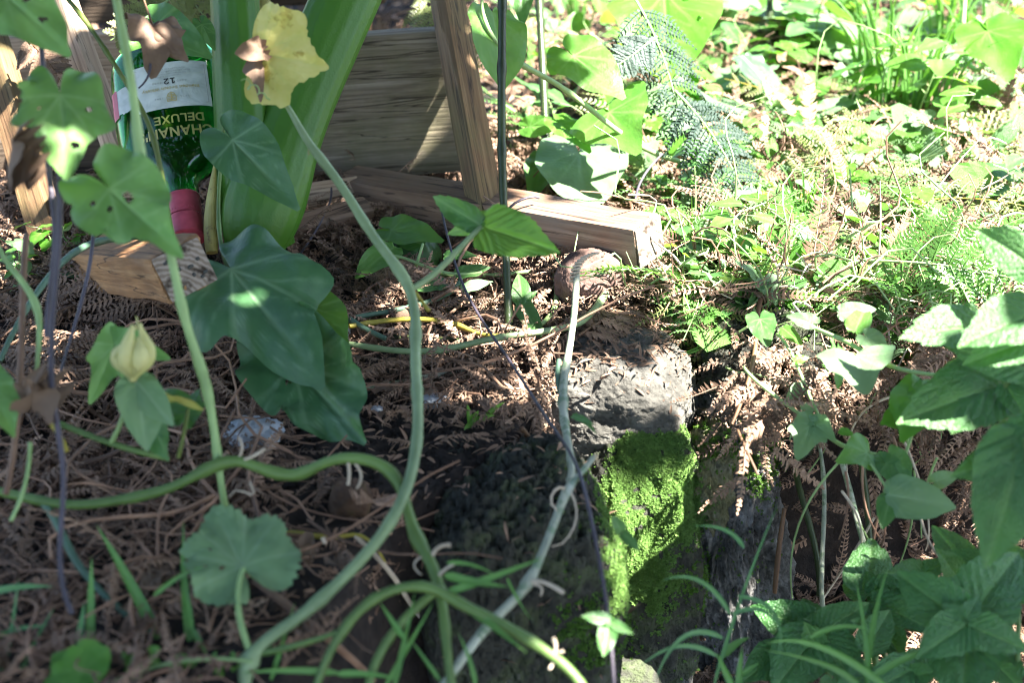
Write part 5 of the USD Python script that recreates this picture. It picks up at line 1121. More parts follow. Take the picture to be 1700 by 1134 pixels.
# litter of people
def crumple(name, label, c, r, seed, m, flat=.6, cat='plastic bag'):
    v, f = rock((0, 0, 0), (r, r * .8, r * flat), seed, amp=.34, power=2.2, sub=5, scale=1.6)
    q = v / r; v = v * (1 + .30 * np.abs(2 * meshkit.fbm(q * 1.8 + 5, 2, seed + 1) - 1))[:, None] * (1 - .22 * np.abs(2 * meshkit.noise(q * 3.1, seed + 3) - 1))[:, None]
    single(name, (v, f), m, label, cat, smooth=35, xf=mat4(t=c))
crumple('plastic_bag', 'crumpled translucent grey plastic bag on the dark soil', G(422, 738, .010), .021, 5, 'plastic_film')
crumple('plastic_scrap', 'small torn white plastic scrap on the litter behind the vine', G(722, 668, .001), .014, 9, 'plastic_film', .3, 'plastic scrap')
crumple('plastic_scrap', 'tiny white plastic crumb near the dark soil', G(625, 680, .001), .005, 12, 'plastic_film', .4, 'plastic scrap')
P = G(576, 572, .012)
cg = thing('white_tube', 'small white tube end showing beside the lower dark leaf', 'tube', P)
part(cg, 'tube', tube([P + [0, 0, .006], P + [.002, -.004, -.012]], .0035, n=8, sides=14), 'white_plastic')
# canes and sticks on the ground
for pts, m, lab, r in (([(595, 648), (680, 632), (760, 615), (822, 603)], 'stem_grey', 'long grey brown cane lying across the litter', 6), ([(582, 520), (630, 538), (682, 572)], 'stem_brown', 'brown stick lying under the yellow vine', 6.5),
                       ([(575, 562), (650, 560), (790, 566)], 'stem_dark', 'dark flat strip lying behind the bluish vine', 5), ([(866, 712), (880, 730), (898, 750)], 'stem_brown', 'short rusty twig end in the litter above the dark boulder', 5.5),
                       ([(345, 670), (360, 640), (402, 590)], 'stem_brown', 'brown forked stick behind the light leaves', 4), ([(425, 965), (520, 1040), (620, 1130)], 'dry_twig', 'long pinkish straw stalk at the bottom left', 8),
                       ([(0, 575), (110, 650), (190, 705), (250, 730)], 'stem_brown', 'thin brown stalk slanting through the fern litter at left', 5), ([(75, 915), (150, 990)], 'dry_twig', 'straight straw stalk between the grass at bottom left', 5),
                       ([(60, 960), (100, 1080), (110, 1130)], 'dry_twig', 'thin pinkish straw at the bottom left corner', 5), ([(590, 890), (630, 930), (680, 1000), (730, 1060)], 'pale_root', 'bundle of pale bleached straw below the dark soil', 5)):
    t = thing('stick', lab, 'stick', G(*pts[0], .004))
    gstem(t, [(x, y, r * (.8 if i == len(pts) - 1 else 1)) for i, (x, y) in enumerate(pts)], m, 'shaft', lift=.012)
# ------------------------------------------------------------------ things nobody could count
def rotm(yaw, pitch, roll):
    cy, sy, cp, sp_, cr_, sr = math.cos(yaw), math.sin(yaw), math.cos(pitch), math.sin(pitch), math.cos(roll), math.sin(roll)
    Rz = np.array([[cy, -sy, 0], [sy, cy, 0], [0, 0, 1]]); Ry = np.array([[cp, 0, sp_], [0, 1, 0], [-sp_, 0, cp]]); Rx = np.array([[1, 0, 0], [0, cr_, -sr], [0, sr, cr_]])
    return Rz @ Ry @ Rx

def scatter(name, label, cat, protos, m, P, R, S, idx, parent=None):
    """one PointInstancer: protos = list of (v, f[, vein])"""
    path = (parent or '/World') + '/' + numbered(parent or '/World', name)
    pi = UsdGeom.PointInstancer.Define(stage, path)
    UsdGeom.Scope.Define(stage, path + '/kinds'); t = []
    for k, pr in enumerate(protos):
        mm = m[k] if isinstance(m, (list, tuple)) else m
        put(f'{path}/kinds/piece_{k + 1:03d}', (pr[0], pr[1]), mm, smooth=False)
        t.append(f'{path}/kinds/piece_{k + 1:03d}')
    pi.CreatePrototypesRel().SetTargets([Sdf.Path(x) for x in t])
    from scipy.spatial.transform import Rotation
    q = Rotation.from_matrix(np.asarray(R)).as_quat()
    pi.CreatePositionsAttr(Vt.Vec3fArray.FromNumpy(np.asarray(P, np.float32)))
    pi.CreateOrientationsAttr(Vt.QuathArray([Gf.Quath(float(a[3]), float(a[0]), float(a[1]), float(a[2])) for a in q]))
    pi.CreateScalesAttr(Vt.Vec3fArray.FromNumpy(np.repeat(np.asarray(S, np.float32)[:, None], 3, 1)))
    pi.CreateProtoIndicesAttr(Vt.IntArray.FromNumpy(np.asarray(idx, np.int32)))
    tag(pi, label, cat, kind='stuff')
    return pi

def normal_at(x, y, e=.012):
    n = np.stack([-(H(x + e, y, False) - H(x - e, y, False)) / (2 * e), -(H(x, y + e, False) - H(x, y - e, False)) / (2 * e), np.ones_like(x)], -1)
    return n / np.linalg.norm(n, axis=1, keepdims=True)

def align(n, yaw, tilt):
    """frames with z along n, turned by yaw, tipped by tilt"""
    out = []
    for a, b, (t0, t1) in zip(n, yaw, tilt):
        x = np.array([math.cos(b), math.sin(b), 0]); x = x - a * (x @ a); x /= np.linalg.norm(x); y = np.cross(a, x)
        out.append(np.stack([x, y, a], 1) @ rotm(0, t0, t1))
    return np.array(out)

SOIL = [(455, 660), (520, 640), (600, 660), (690, 672), (760, 700), (850, 730), (900, 765), (1020, 750), (1010, 800), (830, 800), (720, 850), (680, 900), (560, 860), (470, 820), (440, 760)]
RECESS = [(1290, 680), (1480, 715), (1570, 780), (1560, 900), (1290, 930)]
CLEAR = [(690, 1134), (690, 880), (740, 820), (900, 770), (1010, 760), (1010, 1134)]
protos = [pinna(L, int(n * 1.35), w, c * 1.15, d, s, .2, .0022) for s, (L, n, w, c, d) in enumerate([(.055, 13, .0085, .8, .3), (.07, 16, .0095, 1.0, .4), (.045, 11, .007, 1.1, .2), (.08, 18, .010, .7, .5), (.05, 12, .008, 1.2, .3), (.065, 15, .0075, .9, -.2), (.035, 9, .0065, .9, .5)])]
def samp(n, x0, x1, y0, y1):
    return rng.uniform(x0, x1, n), rng.uniform(y0, y1, n)
# dry bracken litter
xs, ys = [], []
for n, b in ((13500, (-.62, .72, .62, 1.75)), (4200, (-.9, 1.15, 1.6, 2.9)), (900, (-1.6, 2.4, 2.4, 4.5))):
    a, c = samp(n, *b); xs.append(a); ys.append(c)
xs, ys = np.concatenate(xs), np.concatenate(ys)
zs = H(xs, ys)
sd = edge_sd(xs, ys)
pp = proj(np.stack([xs, ys, zs], 1))
keep = np.ones(len(xs), bool)
u = rng.random(len(xs))
soil_in = inside(SOIL, pp[:, 0], pp[:, 1]); keep &= ~(soil_in & (u > .02))
keep &= ~(inside(CLEAR, pp[:, 0], pp[:, 1]) & (u > .03))
keep &= ~((sd > -.05) & (sd < .01) & (xs < .24))
keep &= ~((pp[:, 1] > 860) & (pp[:, 0] < 640) & (u > .3))
keep &= ~(inside(RECESS, pp[:, 0], pp[:, 1]) & (u > .08))
keep &= ~((zs < -.06) & (pp[:, 1] < 905) & (u > .1))
xs, ys, zs = xs[keep], ys[keep], zs[keep]
lift = np.abs(rng.normal(0, .009, len(xs))) + .002
nn = normal_at(xs, ys) * [1, 1, 1]
tl = rng.normal(0, .38, (len(xs), 2))
R = align(nn, rng.uniform(0, 6.28, len(xs)), tl)
scatter('dry_fern_litter', 'thick litter of dead brown fern fronds covering the ground', 'dry fern litter', protos, 'dry_fern', np.stack([xs, ys, zs + lift], 1), R, rng.uniform(.45, 1.25, len(xs)), rng.integers(0, len(protos), len(xs)))
# litter hanging over the edge of the bank
n = 950
xs = rng.uniform(.19, .95, n); ey = np.interp(xs, EDGE[:, 0], EDGE[:, 1]); dz = rng.uniform(0, 1, n) ** 1.9 * np.where(xs < .26, .07, .24)
P = np.stack([xs, ey - np.where(xs < .24, .06, .03) - rng.uniform(0, .07, n) * (1 - dz / .3) + .03 * rng.normal(size=n), .015 - dz], 1)
_q = proj(P); _k = ~inside(RECESS, _q[:, 0], _q[:, 1]) | (rng.random(n) < .15); P = P[_k]; n = len(P)
nn = np.tile(np.array([0, -.75, .65]), (n, 1)) + rng.normal(0, .35, (n, 3)); nn /= np.linalg.norm(nn, axis=1, keepdims=True)
scatter('hanging_litter', 'dead fern pieces hanging down the shaded earth bank', 'dry fern litter', protos, 'dry_fern', P, align(nn, rng.normal(-1.57, .7, n), rng.normal(0, .3, (n, 2))), rng.uniform(.7, 1.3, n), rng.integers(0, len(protos), n))
# crumbs of leaf on the bare soil and the boulder
crumb = []
for s in range(5):
    v, f, _ = blade(np.zeros(3), np.array([.012, .001 * s, .001]), .0022 + .0004 * s, [0, 0, .002], np.array([0, 0, 1.0]), n=5, twist=.6); crumb.append((v, f))
xs, ys = samp(5200, -.40, .2, .72, 1.35)
pp = proj(np.stack([xs, ys, H(xs, ys)], 1))
k = (inside(SOIL, pp[:, 0], pp[:, 1]) & (rng.random(len(xs)) < .3)) | (rng.random(len(xs)) < .35) & (pp[:, 1] > 560)
k &= edge_sd(xs, ys) > .012
xs, ys = xs[k], ys[k]
# crumbs that fell on top of the boulders
bx, by, bz = [], [], []
for (v, f), cnt in ((bd, 110), (bg, 420)):
    m = trimesh.Trimesh(v, f, process=False); fn = m.face_normals; w_ = m.area_faces * np.clip(fn[:, 2] - .75, 0, 1); w_ /= w_.sum()
    ch = rng.choice(len(f), cnt, p=w_); c = m.triangles_center[ch]; bx.append(c[:, 0]); by.append(c[:, 1]); bz.append(c[:, 2] + .0012)
P = np.vstack([np.stack([xs, ys, H(xs, ys) + .003], 1), np.stack([np.concatenate(bx), np.concatenate(by), np.concatenate(bz)], 1)])
n = len(P)
scatter('leaf_crumbs', 'crumbled brown leaf bits on the bare soil and boulders', 'leaf litter', crumb, 'dry_fern', P, align(np.tile([0, 0, 1.0], (n, 1)), rng.uniform(0, 6.28, n), rng.normal(0, .35, (n, 2))), rng.uniform(.5, 1.3, n), rng.integers(0, 5, n))
# flakes of rotten leaf and bark among the fronds
fk = []
for sd_ in range(5):
    v, f, _ = leaf(('ovate', 'lance', 'heart', 'ovate', 'lance')[sd_], (1.1, 1.6, .8, .7, 1.0)[sd_], rings=4, nang=16, seed=700 + sd_, fold=.5, droop=.5, ripple=.2); fk.append((v, f))
xs, ys = samp(1500, -.62, .9, .62, 2.4); pp = proj(np.stack([xs, ys, H(xs, ys)], 1)); k = ~(inside(CLEAR, pp[:, 0], pp[:, 1]) | inside(RECESS, pp[:, 0], pp[:, 1])) & (edge_sd(xs, ys) > .03); xs, ys = xs[k], ys[k]; n = len(xs)
scatter('rotten_leaves', 'curled rotten leaf flakes among the dead fern fronds', 'leaf litter', fk, ['leaf_brown', 'dry_twig', 'leaf_brown', 'dry_fern', 'dry_fern'], np.stack([xs, ys, H(xs, ys) + rng.uniform(.004, .02, n)], 1), align(np.tile([0, 0, 1.0], (n, 1)), rng.uniform(0, 6.28, n), rng.normal(0, .5, (n, 2))), np.exp(rng.normal(math.log(.015), .5, n)), rng.integers(0, 5, n))
# soil crumbs
cl = [rock((0, 0, 0), (1, .85, .7), 200 + s, amp=.35, sub=1, power=2) for s in range(3)]
xs, ys = samp(9000, -.42, .12, .75, 1.35); pp = proj(np.stack([xs, ys, H(xs, ys)], 1)); k = inside(SOIL, pp[:, 0], pp[:, 1]); xs, ys = xs[k], ys[k]; n = len(xs)
scatter('soil_crumbs', 'loose dark crumbs of soil between the plants and the boulder', 'soil', cl, 'soil', np.stack([xs, ys, H(xs, ys) + .001], 1), align(np.tile([0, 0, 1.0], (n, 1)), rng.uniform(0, 6.28, n), rng.normal(0, .8, (n, 2))), np.exp(rng.normal(math.log(.0017), .5, n)), rng.integers(0, 3, n))
# straw and twigs
tw = []
for s in range(8):
    r0 = np.random.default_rng(s); L = (.05, .08, .12, .16, .1, .2, .03, .04)[s]
    pts = np.c_[np.linspace(0, L, 5), r0.normal(0, L * .05, 5), r0.normal(0, L * .04, 5)]
    tw.append(tube(pts, np.linspace(.0014, .0007, 5) * (1.0, .9, 1.2, 1.0, .6, 1.1, .5, .6)[s], n=9, sides=5))
xs, ys = [], []
for n, b in ((900, (-.6, .7, .62, 1.5)), (900, (-.55, -.02, .62, 1.15)), (700, (-.7, 1.2, 1.4, 3.0))):
    a, c = samp(n, *b); xs.append(a); ys.append(c)
xs, ys = np.concatenate(xs), np.concatenate(ys); pp = proj(np.stack([xs, ys, H(xs, ys)], 1))
k = ~((inside(SOIL, pp[:, 0], pp[:, 1]) | inside(CLEAR, pp[:, 0], pp[:, 1])) & (rng.random(len(xs)) > .03)) & ~((edge_sd(xs, ys) > -.08) & (edge_sd(xs, ys) < .07) & (xs < .26)); k &= ~(inside(RECESS, pp[:, 0], pp[:, 1]) & (rng.random(len(xs)) > .1)); xs, ys = xs[k], ys[k]; n = len(xs)
scatter('straw_and_twigs', 'brown stalks and straw strewn over the fern litter', 'twigs', tw, 'dry_twig', np.stack([xs, ys, H(xs, ys) + rng.uniform(.004, .022, n)], 1), align(np.tile([0, 0, 1.0], (n, 1)), rng.uniform(0, 6.28, n), rng.normal(0, .16, (n, 2))), rng.uniform(.6, 1.25, n), rng.choice(8, n, p=[.14, .13, .1, .07, .13, .03, .2, .2]))

# ------------------------------------------------------------------ moss
tufts = []
for s in range(5):
    r0 = np.random.default_rng(s + 70); V = []; Fs = []; o = 0
    for k in range(9):
        a = r0.uniform(0, 6.28); el = r0.uniform(.35, 1.3); L = r0.uniform(.6, 1.1)
        d = np.array([math.cos(a) * math.cos(el), math.sin(a) * math.cos(el), math.sin(el)]); w_ = np.array([-math.sin(a), math.cos(a), 0]) * .24
        b0 = r0.normal(0, .18, 3) * [1, 1, 0]
        V.append(np.array([b0, b0 + d * L * .55 + w_, b0 + d * L + [0, 0, -.12], b0 + d * L * .55 - w_])); Fs.append(np.array([[0, 1, 2], [0, 2, 3]]) + o); o += 4
    tufts.append((np.vstack(V), np.vstack(Fs)))
MOSS = [[(1040, 690), (1075, 672), (1110, 680), (1128, 730), (1148, 775), (1140, 810), (1158, 830), (1160, 870), (1150, 895), (1100, 905), (1120, 950), (1108, 990), (1098, 1040), (1075, 1010), (1050, 985), (1030, 1010), (1010, 1000), (1014, 900), (1008, 820), (1005, 790), (1035, 770), (1025, 730)]]
MOSS2 = [[(925, 1010), (1000, 1020), (1050, 1035), (1040, 1060), (1005, 1105), (960, 1100), (930, 1060)], [(1150, 700), (1215, 715), (1225, 760), (1180, 770)], [(1140, 940), (1165, 930), (1160, 1000), (1140, 1010)], [(1230, 700), (1290, 720), (1290, 800), (1260, 830), (1240, 770)]]
def moss_on(rocks, polys, per_m2, m, name, label, size, thr, loose=0.0):
    P, N = [], []
    for v, f in rocks:
        t = trimesh.Trimesh(v, f, process=False); cnt = int(t.area * per_m2)
        ch = rng.choice(len(f), cnt, p=t.area_faces / t.area_faces.sum()); b = rng.dirichlet([1, 1, 1], cnt)
        p = (t.triangles[ch] * b[:, :, None]).sum(1); nn = t.face_normals[ch]
        P.append(p); N.append(nn)
    P, N = np.vstack(P), np.vstack(N); q = proj(P)
    jx = 34 * (meshkit.fbm(P * 90, 3, 4) - .5) * 2; jy = 34 * (meshkit.fbm(P * 90 + 50, 3, 6) - .5) * 2
    k = np.zeros(len(P), bool); rj = rng.normal(0, 9, (2, len(P)))
    for poly in polys: k |= inside(poly, q[:, 0] + jx + rj[0], q[:, 1] + jy + rj[1])
    k |= (rng.random(len(P)) < loose) & inside([(920, 660), (1300, 660), (1300, 1134), (920, 1134)], q[:, 0], q[:, 1])
    k &= (meshkit.fbm(P * 130 + 9, 3, 12) > thr)
    k &= ((CAM - P) * N).sum(1) > -.05
    P, N = P[k], N[k]; n = len(P)
    N = N * .6 + np.array([0, -.1, .5]) + rng.normal(0, .2, (n, 3)); N /= np.linalg.norm(N, axis=1, keepdims=True)
    sz = size * np.exp(rng.normal(0, .25, n)) * (.75 + .6 * meshkit.fbm(P * 60, 2, 3))
    scatter(name, label, 'moss', tufts, m, P, align(N, rng.uniform(0, 6.28, n), np.zeros((n, 2))), sz, rng.integers(0, 5, n))
moss_on([bm, bm2, bf, br, bl, bd], MOSS, 1500000, 'moss', 'moss', 'bright green cushion moss on the upright rock', .0019, .33)
moss_on([bd, bf, br, bl, br2, bm], MOSS2, 520000, 'moss_dark', 'dark_moss', 'darker thin moss at the foot of the dark boulder and furrowed rock', .0020, .45, .012)

# ------------------------------------------------------------------ green ferns
def fern(label, P0, P1, m, seed, nrm=None, n=11, plen=.32, bow=.25, curl=.2, group=None, roll=0, name='fern_frond', face=.5, droop=.2, fill=15, lw=.0027):
    P0, P1 = np.asarray(P0), np.asarray(P1); L = np.linalg.norm(P1 - P0)
    X = lay(P0, P1, roll, face, nrm); X[:3, :3] /= L
    t = thing(name, label, 'fern', P0, group)
    rib, pn = frond(L, n, seed, bow, plen, curl, fill, droop, lw=lw)
    part(t, 'rib', (rib[0] @ X[:3, :3].T + P0, rib[1]), 'stem_light' if m != 'dry_fern' else 'stem_brown')
    for v, f in pn:
        part(t, 'pinna', (v @ X[:3, :3].T + P0, f), m, smooth=False)
    return t
fern('green fern frond with neat hanging combs in front of the shaded litter', W(1435, 432, 1.36), W(1690, 470, 1.30), 'fern_green', 3, n=8, plen=.52, bow=.05, face=.9, fill=20, roll=-10)
fern('second green fern frond drooping beside the pale crinkled leaves', W(1690, 395, 1.36), W(1570, 470, 1.30), 'fern_green', 4, n=8, plen=.5, face=.8)
fern('pale sunlit fern frond lying to the lower right of the hairy vine', W(1330, 330, 1.6), W(1150, 345, 1.55), 'fern_green', 5, n=9, plen=.42, face=.5)
fern('bright fern frond spreading above the white litter', W(1400, 250, 1.82), W(1200, 190, 1.9), 'fern_green', 6, n=10, plen=.36, face=.4)
fern('shrivelled bluish frond hanging beside the holed yellow leaf', W(1050, -10, 1.6), W(1130, 210, 1.52), 'fern_blue', 7, n=12, plen=.3, face=.6, curl=.9, droop=.8, bow=.4)
fern('bluish shrivelled frond tip drooping over the hairy vine', W(1120, 150, 1.56), W(1235, 320, 1.5), 'fern_blue', 8, n=12, plen=.34, face=.6, curl=.9, droop=.8, bow=.3)
fern('small bluish fern tip in front of the big yellow green leaf', W(1090, 60, 1.55), W(1010, 110, 1.53), 'fern_blue', 9, n=9, plen=.3, face=.7, curl=.6)
fern('olive brown frond fading to straw at the far edge', W(1720, 180, 1.75), W(1480, 330, 1.66), 'fern_olive', 10, n=12, plen=.4, face=.6, curl=.6)
fern('olive frond hanging below the straw coloured stalk', W(1720, 260, 1.6), W(1590, 400, 1.5), 'fern_olive', 11, n=12, plen=.4, face=.7, curl=.4)
fern('tall dry brown frond with curled leaflets above the olive ones', W(1720, 120, 1.85), W(1560, 215, 1.8), 'dry_fern', 12, n=12, plen=.4, face=.7, curl=1.0)
fern('dry curled frond sweeping under the grass clump', W(1650, 150, 1.9), W(1450, 260, 1.84), 'dry_fern', 13, n=12, plen=.4, face=.6, curl=1.0)
fern('green fern frond along the top of the leaning batten', W(690, -30, 1.75), W(780, 130, 1.68), 'fern_olive', 14, n=12, plen=.3, face=.7)
fern('shaded fern frond hanging above the bottle', W(330, -40, 1.62), W(180, 55, 1.58), 'fern_olive', 15, n=11, plen=.34, face=.7)
fern('dark green fern frond between the bottle and the stalk top', W(250, -60, 1.66), W(345, 40, 1.62), 'fern_olive', 16, n=11, plen=.34, face=.7)
fern('dry drooping frond before the dark back boards', W(40, 60, 1.5), W(95, 130, 1.48), 'dry_fern', 17, n=9, plen=.34, face=.8, curl=1.0)
fern('dry frond draped over the round reddish stone', G(930, 440, .05), G(1000, 545, .035), 'dry_fern', 18, n=10, plen=.42, face=.4, curl=.9)
fern('brown frond lying flat before the reddish stone', G(960, 590, .02), G(1060, 545, .02), 'dry_fern', 19, n=10, plen=.42, face=.2, curl=.8)
fern('brown frond arching over the litter in the shade under the offcut', G(300, 560, .02), G(120, 480, .05), 'dry_fern', 20, n=10, plen=.42, face=.3, curl=.8)
fern('brown frond lying in the litter left of the flower', G(40, 740, .02), G(150, 590, .04), 'dry_fern', 22, n=10, plen=.42, face=.3, curl=.8)
fern('dry frond curling under the beam end', G(830, 470, .03), G(930, 400, .04), 'dry_fern', 23, n=10, plen=.4, face=.3, curl=.9)
fern('brown frond between the yellow vine and the gourd', G(600, 480, .02), G(720, 500, .03), 'dry_fern', 24, n=10, plen=.4, face=.3, curl=.9)

# ------------------------------------------------------------------ small weeds: a few built, the rest placed from them
def weed(kind, seed):
    r0 = np.random.default_rng(seed); L = []; h = (.055, .085, .06, .11, .05, .07)[kind % 6]
    pts = np.array([[0, 0, -.004], [.006, .003, h * .4], [.014, -.002, h * .75], [.016 + .01 * (kind % 3), .004, h]])
    sh = ('heart', 'ovate', 'tri', 'ovate', 'broad', 'heart')[kind % 6]
    n = (5, 7, 5, 8, 4, 6)[kind % 6]
    for k in range(n):
        u = .35 + .65 * (k + 1) / n; c = np.array([np.interp(u * h, pts[:, 2], pts[:, j]) for j in range(3)])
        a = k * 2.4 + r0.normal() * .4; el = r0.uniform(-.3, .5); ln = r0.uniform(.022, .04) * (1.25 if sh in ('broad', 'ovate') else 1)
        pe = c + np.array([math.cos(a), math.sin(a), .3]) * .012
        tp = pe + np.array([math.cos(a) * math.cos(el), math.sin(a) * math.cos(el), math.sin(el) * .6 - .1]) * ln
        v, f, vn = leaf(sh, .95 if sh != 'ovate' else 1.2, rings=6, nang=34, seed=seed * 20 + k, teeth=.03, droop=.2)
        X = lay(pe, tp, r0.normal() * 14, nrm=[0, -.25, 1])
        L.append((v @ X[:3, :3].T + X[:3, 3], f, vn, tube([c, pe], .0007, n=3, sides=5)))
    return pts, L
WLAB = ['heart leaved green weed', 'oval leaved green weed', 'weed with triangular leaves', 'tall narrow leaved weed', 'pale broad leaved weed', 'yellow green weed']
sizeword = lambda s: 'tiny' if s < .7 else 'small' if s < .88 else 'mid sized' if s < 1.08 else 'large'
WM = ['leaf_bright', 'leaf_mid', 'leaf_pale', 'leaf_bright', 'leaf_pale', 'leaf_lime']
def spot(poly, n):
    poly = np.asarray(poly); out = []
    while len(out) < n:
        x, y = rng.uniform(poly[:, 0].min(), poly[:, 0].max()), rng.uniform(poly[:, 1].min(), poly[:, 1].max())
        if inside(poly, np.array([x]), np.array([y]))[0]: out.append((x, y))
    return out
BGR = [(860, 0), (1700, 0), (1700, 400), (1500, 500), (1240, 480), (1110, 390), (1080, 350), (960, 310), (870, 250), (850, 100)]
MID = [(1100, 400), (1300, 430), (1500, 480), (1480, 640), (1330, 600), (1200, 560), (1090, 520), (1080, 450)]
spots = [(p, None) for p in spot(BGR, 66)] + [(p, None) for p in spot(MID, 26)] + [(p, None) for p in spot([(0, 380), (220, 400), (160, 560), (0, 560)], 5)]
protow = {}
MARKS = [((1470, 180), 'beside the tall grass clump'), ((1110, 60), 'under the big holed leaf'), ((960, 300), 'around the round grey green leaf'), ((1060, 400), 'by the sawn end of the beam'), ((1275, 60), 'near the upright sapling at the top'), ((905, 150), 'by the second dark sapling'),
         ((1130, 200), 'under the bluish shrivelled frond'), ((1250, 330), 'below the hairy vine'), ((1600, 250), 'near the straw coloured stalk'), ((1430, 450), 'before the green fern combs'), ((1640, 60), 'under the yellow green heart leaf'), ((1220, 540), 'above the black craggy rock'),
         ((1350, 80), 'below the yellow green lobed leaves'), ((1400, 330), 'in the open litter above the green fern'), ((1330, 220), 'by the pale rolled leaf'), ((1180, 450), 'in the tangle past the beam end'), ((1560, 380), 'behind the pale crinkled plant'), ((50, 450), 'by the slanting batten')]
def near(x, y): return min(MARKS, key=lambda m: math.hypot(x - m[0][0], y - m[0][1]))[1]
for i, ((x, y), _) in enumerate(spots):
    kd = i % 6; P = G(x, y); s = rng.uniform(.65, 1.3) * (1.2 if y < 250 else .72)
    X = mat4(rotm(rng.uniform(0, 6.28), rng.normal() * .25, rng.normal() * .25), P, s)
    grp = ('heart leaved', 'oval leaved', 'triangle leaved', 'tall', 'broad leaved', 'yellow green')[kd] + ' weeds in the litter'
    lab = f'{sizeword(s)} {WLAB[kd]} {near(x, y)}'
    if kd not in protow:
        t = thing('weed', lab, 'weed', X, grp)
        pts, L = weed(kd, kd + 3)
        part(t, 'stem', tube(pts, [.0014, .0012, .001, .0006], n=10, sides=6), 'stem_light', world=False)
        for v, f, vn, st in L:
            lf = part(t, 'leaf', (v, f), WM[kd], vein=vn, world=False); part(lf, 'leaf_stalk', st, 'stem_light', world=False)
        protow[kd] = t
    else:
        copy_of(protow[kd], X, lab)
# green ground cover: small creeping leaves, fern bits and thin stems that nobody could count
LIP = [(1090, 430), (1300, 430), (1500, 480), (1700, 420), (1700, 640), (1500, 650), (1330, 610), (1200, 580), (1090, 540)]
def cover(poly, n, h0, h1):
    P = []
    for x, y in spot(poly, n): P.append(G(x, y))
    P = np.array(P); P[:, 2] += rng.uniform(h0, h1, n) ** 1.0; return P
gl, gm = [], []
for k, (sh, ws, m) in enumerate((('heart', .9, 'leaf_bright'), ('ovate', 1.1, 'leaf_bright'), ('tri', .9, 'leaf_pale'), ('ovate', 1.2, 'leaf_mid'), ('lance', 1.3, 'leaf_bright'), ('broad', .8, 'leaf_lime'), ('heart', .9, 'leaf_pale'), ('lance', 1.3, 'leaf_mid'))):
    v, f, vn = leaf(sh, ws, rings=4, nang=20, seed=400 + k, droop=.22, fold=.2); gl.append((v, f)); gm.append(m)
P = np.vstack([cover(BGR, 330, .0, .05), cover([(1100, 0), (1700, 0), (1700, 400), (1500, 500), (1240, 480)], 330, .0, .06), cover(LIP, 520, .0, .05)]); n = len(P)
nn = np.array([.1, -.3, 1.0]) + rng.normal(0, .42, (n, 3)); nn /= np.linalg.norm(nn, axis=1, keepdims=True)
scatter('ground_cover', 'low tangle of small creeping green leaves over the litter', 'ground cover', gl, gm, P, align(nn, rng.uniform(0, 6.28, n), np.zeros((n, 2))), np.exp(rng.normal(math.log(.021), .5, n)) * np.where(P[:, 1] > 1.6, 1.35, .95), rng.integers(0, 8, n))
P = np.vstack([cover(BGR, 620, .0, .06), cover(LIP, 900, .0, .04)]); n = len(P)
nn = np.array([.1, -.3, 1.0]) + rng.normal(0, .4, (n, 3)); nn /= np.linalg.norm(nn, axis=1, keepdims=True)
gp = [pinna(L, int(nk * 1.3), w, c * .4, d, sd_, .08, .0024) for sd_, (L, nk, w, c, d) in enumerate([(.075, 17, .0105, .3, .3), (.06, 14, .009, .4, .4), (.09, 20, .011, .3, .4), (.07, 16, .0095, .5, .5)])]
scatter('fern_pieces', 'fine green and straw coloured fern tips mixed through the creeping leaves', 'fern', gp, ['fern_green', 'fern_olive', 'dry_fern', 'dry_fern'], P, align(nn, rng.uniform(0, 6.28, n), rng.normal(0, .3, (n, 2))), rng.uniform(.6, 1.2, n), rng.choice(4, n, p=[.2, .15, .33, .32]))
ts = []
for sd_ in range(6):
    r0 = np.random.default_rng(sd_ + 900); L = (.05, .08, .11, .07, .13, .06)[sd_]
    ts.append(tube(np.c_[np.linspace(0, L, 5), r0.normal(0, L * .09, 5), r0.normal(0, L * .09, 5)], np.linspace(.0011, .0006, 5), n=10, sides=5))
P = np.vstack([cover(BGR, 380, .0, .04), cover(LIP, 700, .0, .05)]); n = len(P)
nn = np.array([.0, -.2, 1.0]) + rng.normal(0, .5, (n, 3)); nn /= np.linalg.norm(nn, axis=1, keepdims=True)
scatter('tangled_stems', 'thin green and straw coloured stems tangled over the bank edge', 'stems', ts, ['stem_light', 'dry_twig', 'dry_twig', 'pale_root', 'stem_light', 'dry_twig'], P, align(nn, rng.uniform(0, 6.28, n), rng.normal(0, .55, (n, 2))), rng.uniform(.6, 1.3, n), rng.integers(0, 6, n))
# fern fronds in the litter, copied
fp = None
for i, (x, y) in enumerate(spot(BGR, 34) + spot(MID, 12)):
    P = G(x, y, .02); s = rng.uniform(.6, 1.1)
    X = mat4(rotm(rng.uniform(0, 6.28), rng.normal(-.15, .25), rng.normal() * .3), P, s)
    kd = i % 3; lab = f"{'short' if s < .78 else 'medium' if s < .95 else 'long'} loose {('green', 'olive', 'dead brown')[kd]} fern frond {near(x, y)}"
    if i < 3:
        t = thing('fern_frond', lab, 'fern', X, ('green', 'olive', 'dead brown')[kd] + ' fern fronds in the undergrowth')
        rib, pn = frond(.2, 9, 50 + i, .3, .36, (.2, .5, 1.0)[kd], 13, .25, lw=.0028)
        part(t, 'rib', rib, ('stem_light', 'stem_yellow', 'stem_brown')[kd], world=False)
        for v, f in pn: part(t, 'pinna', (v, f), ('fern_green', 'fern_olive', 'dry_fern')[kd], smooth=False, world=False)
        fp = (fp or []) + [t]
    else:
        copy_of(fp[kd], X, lab)
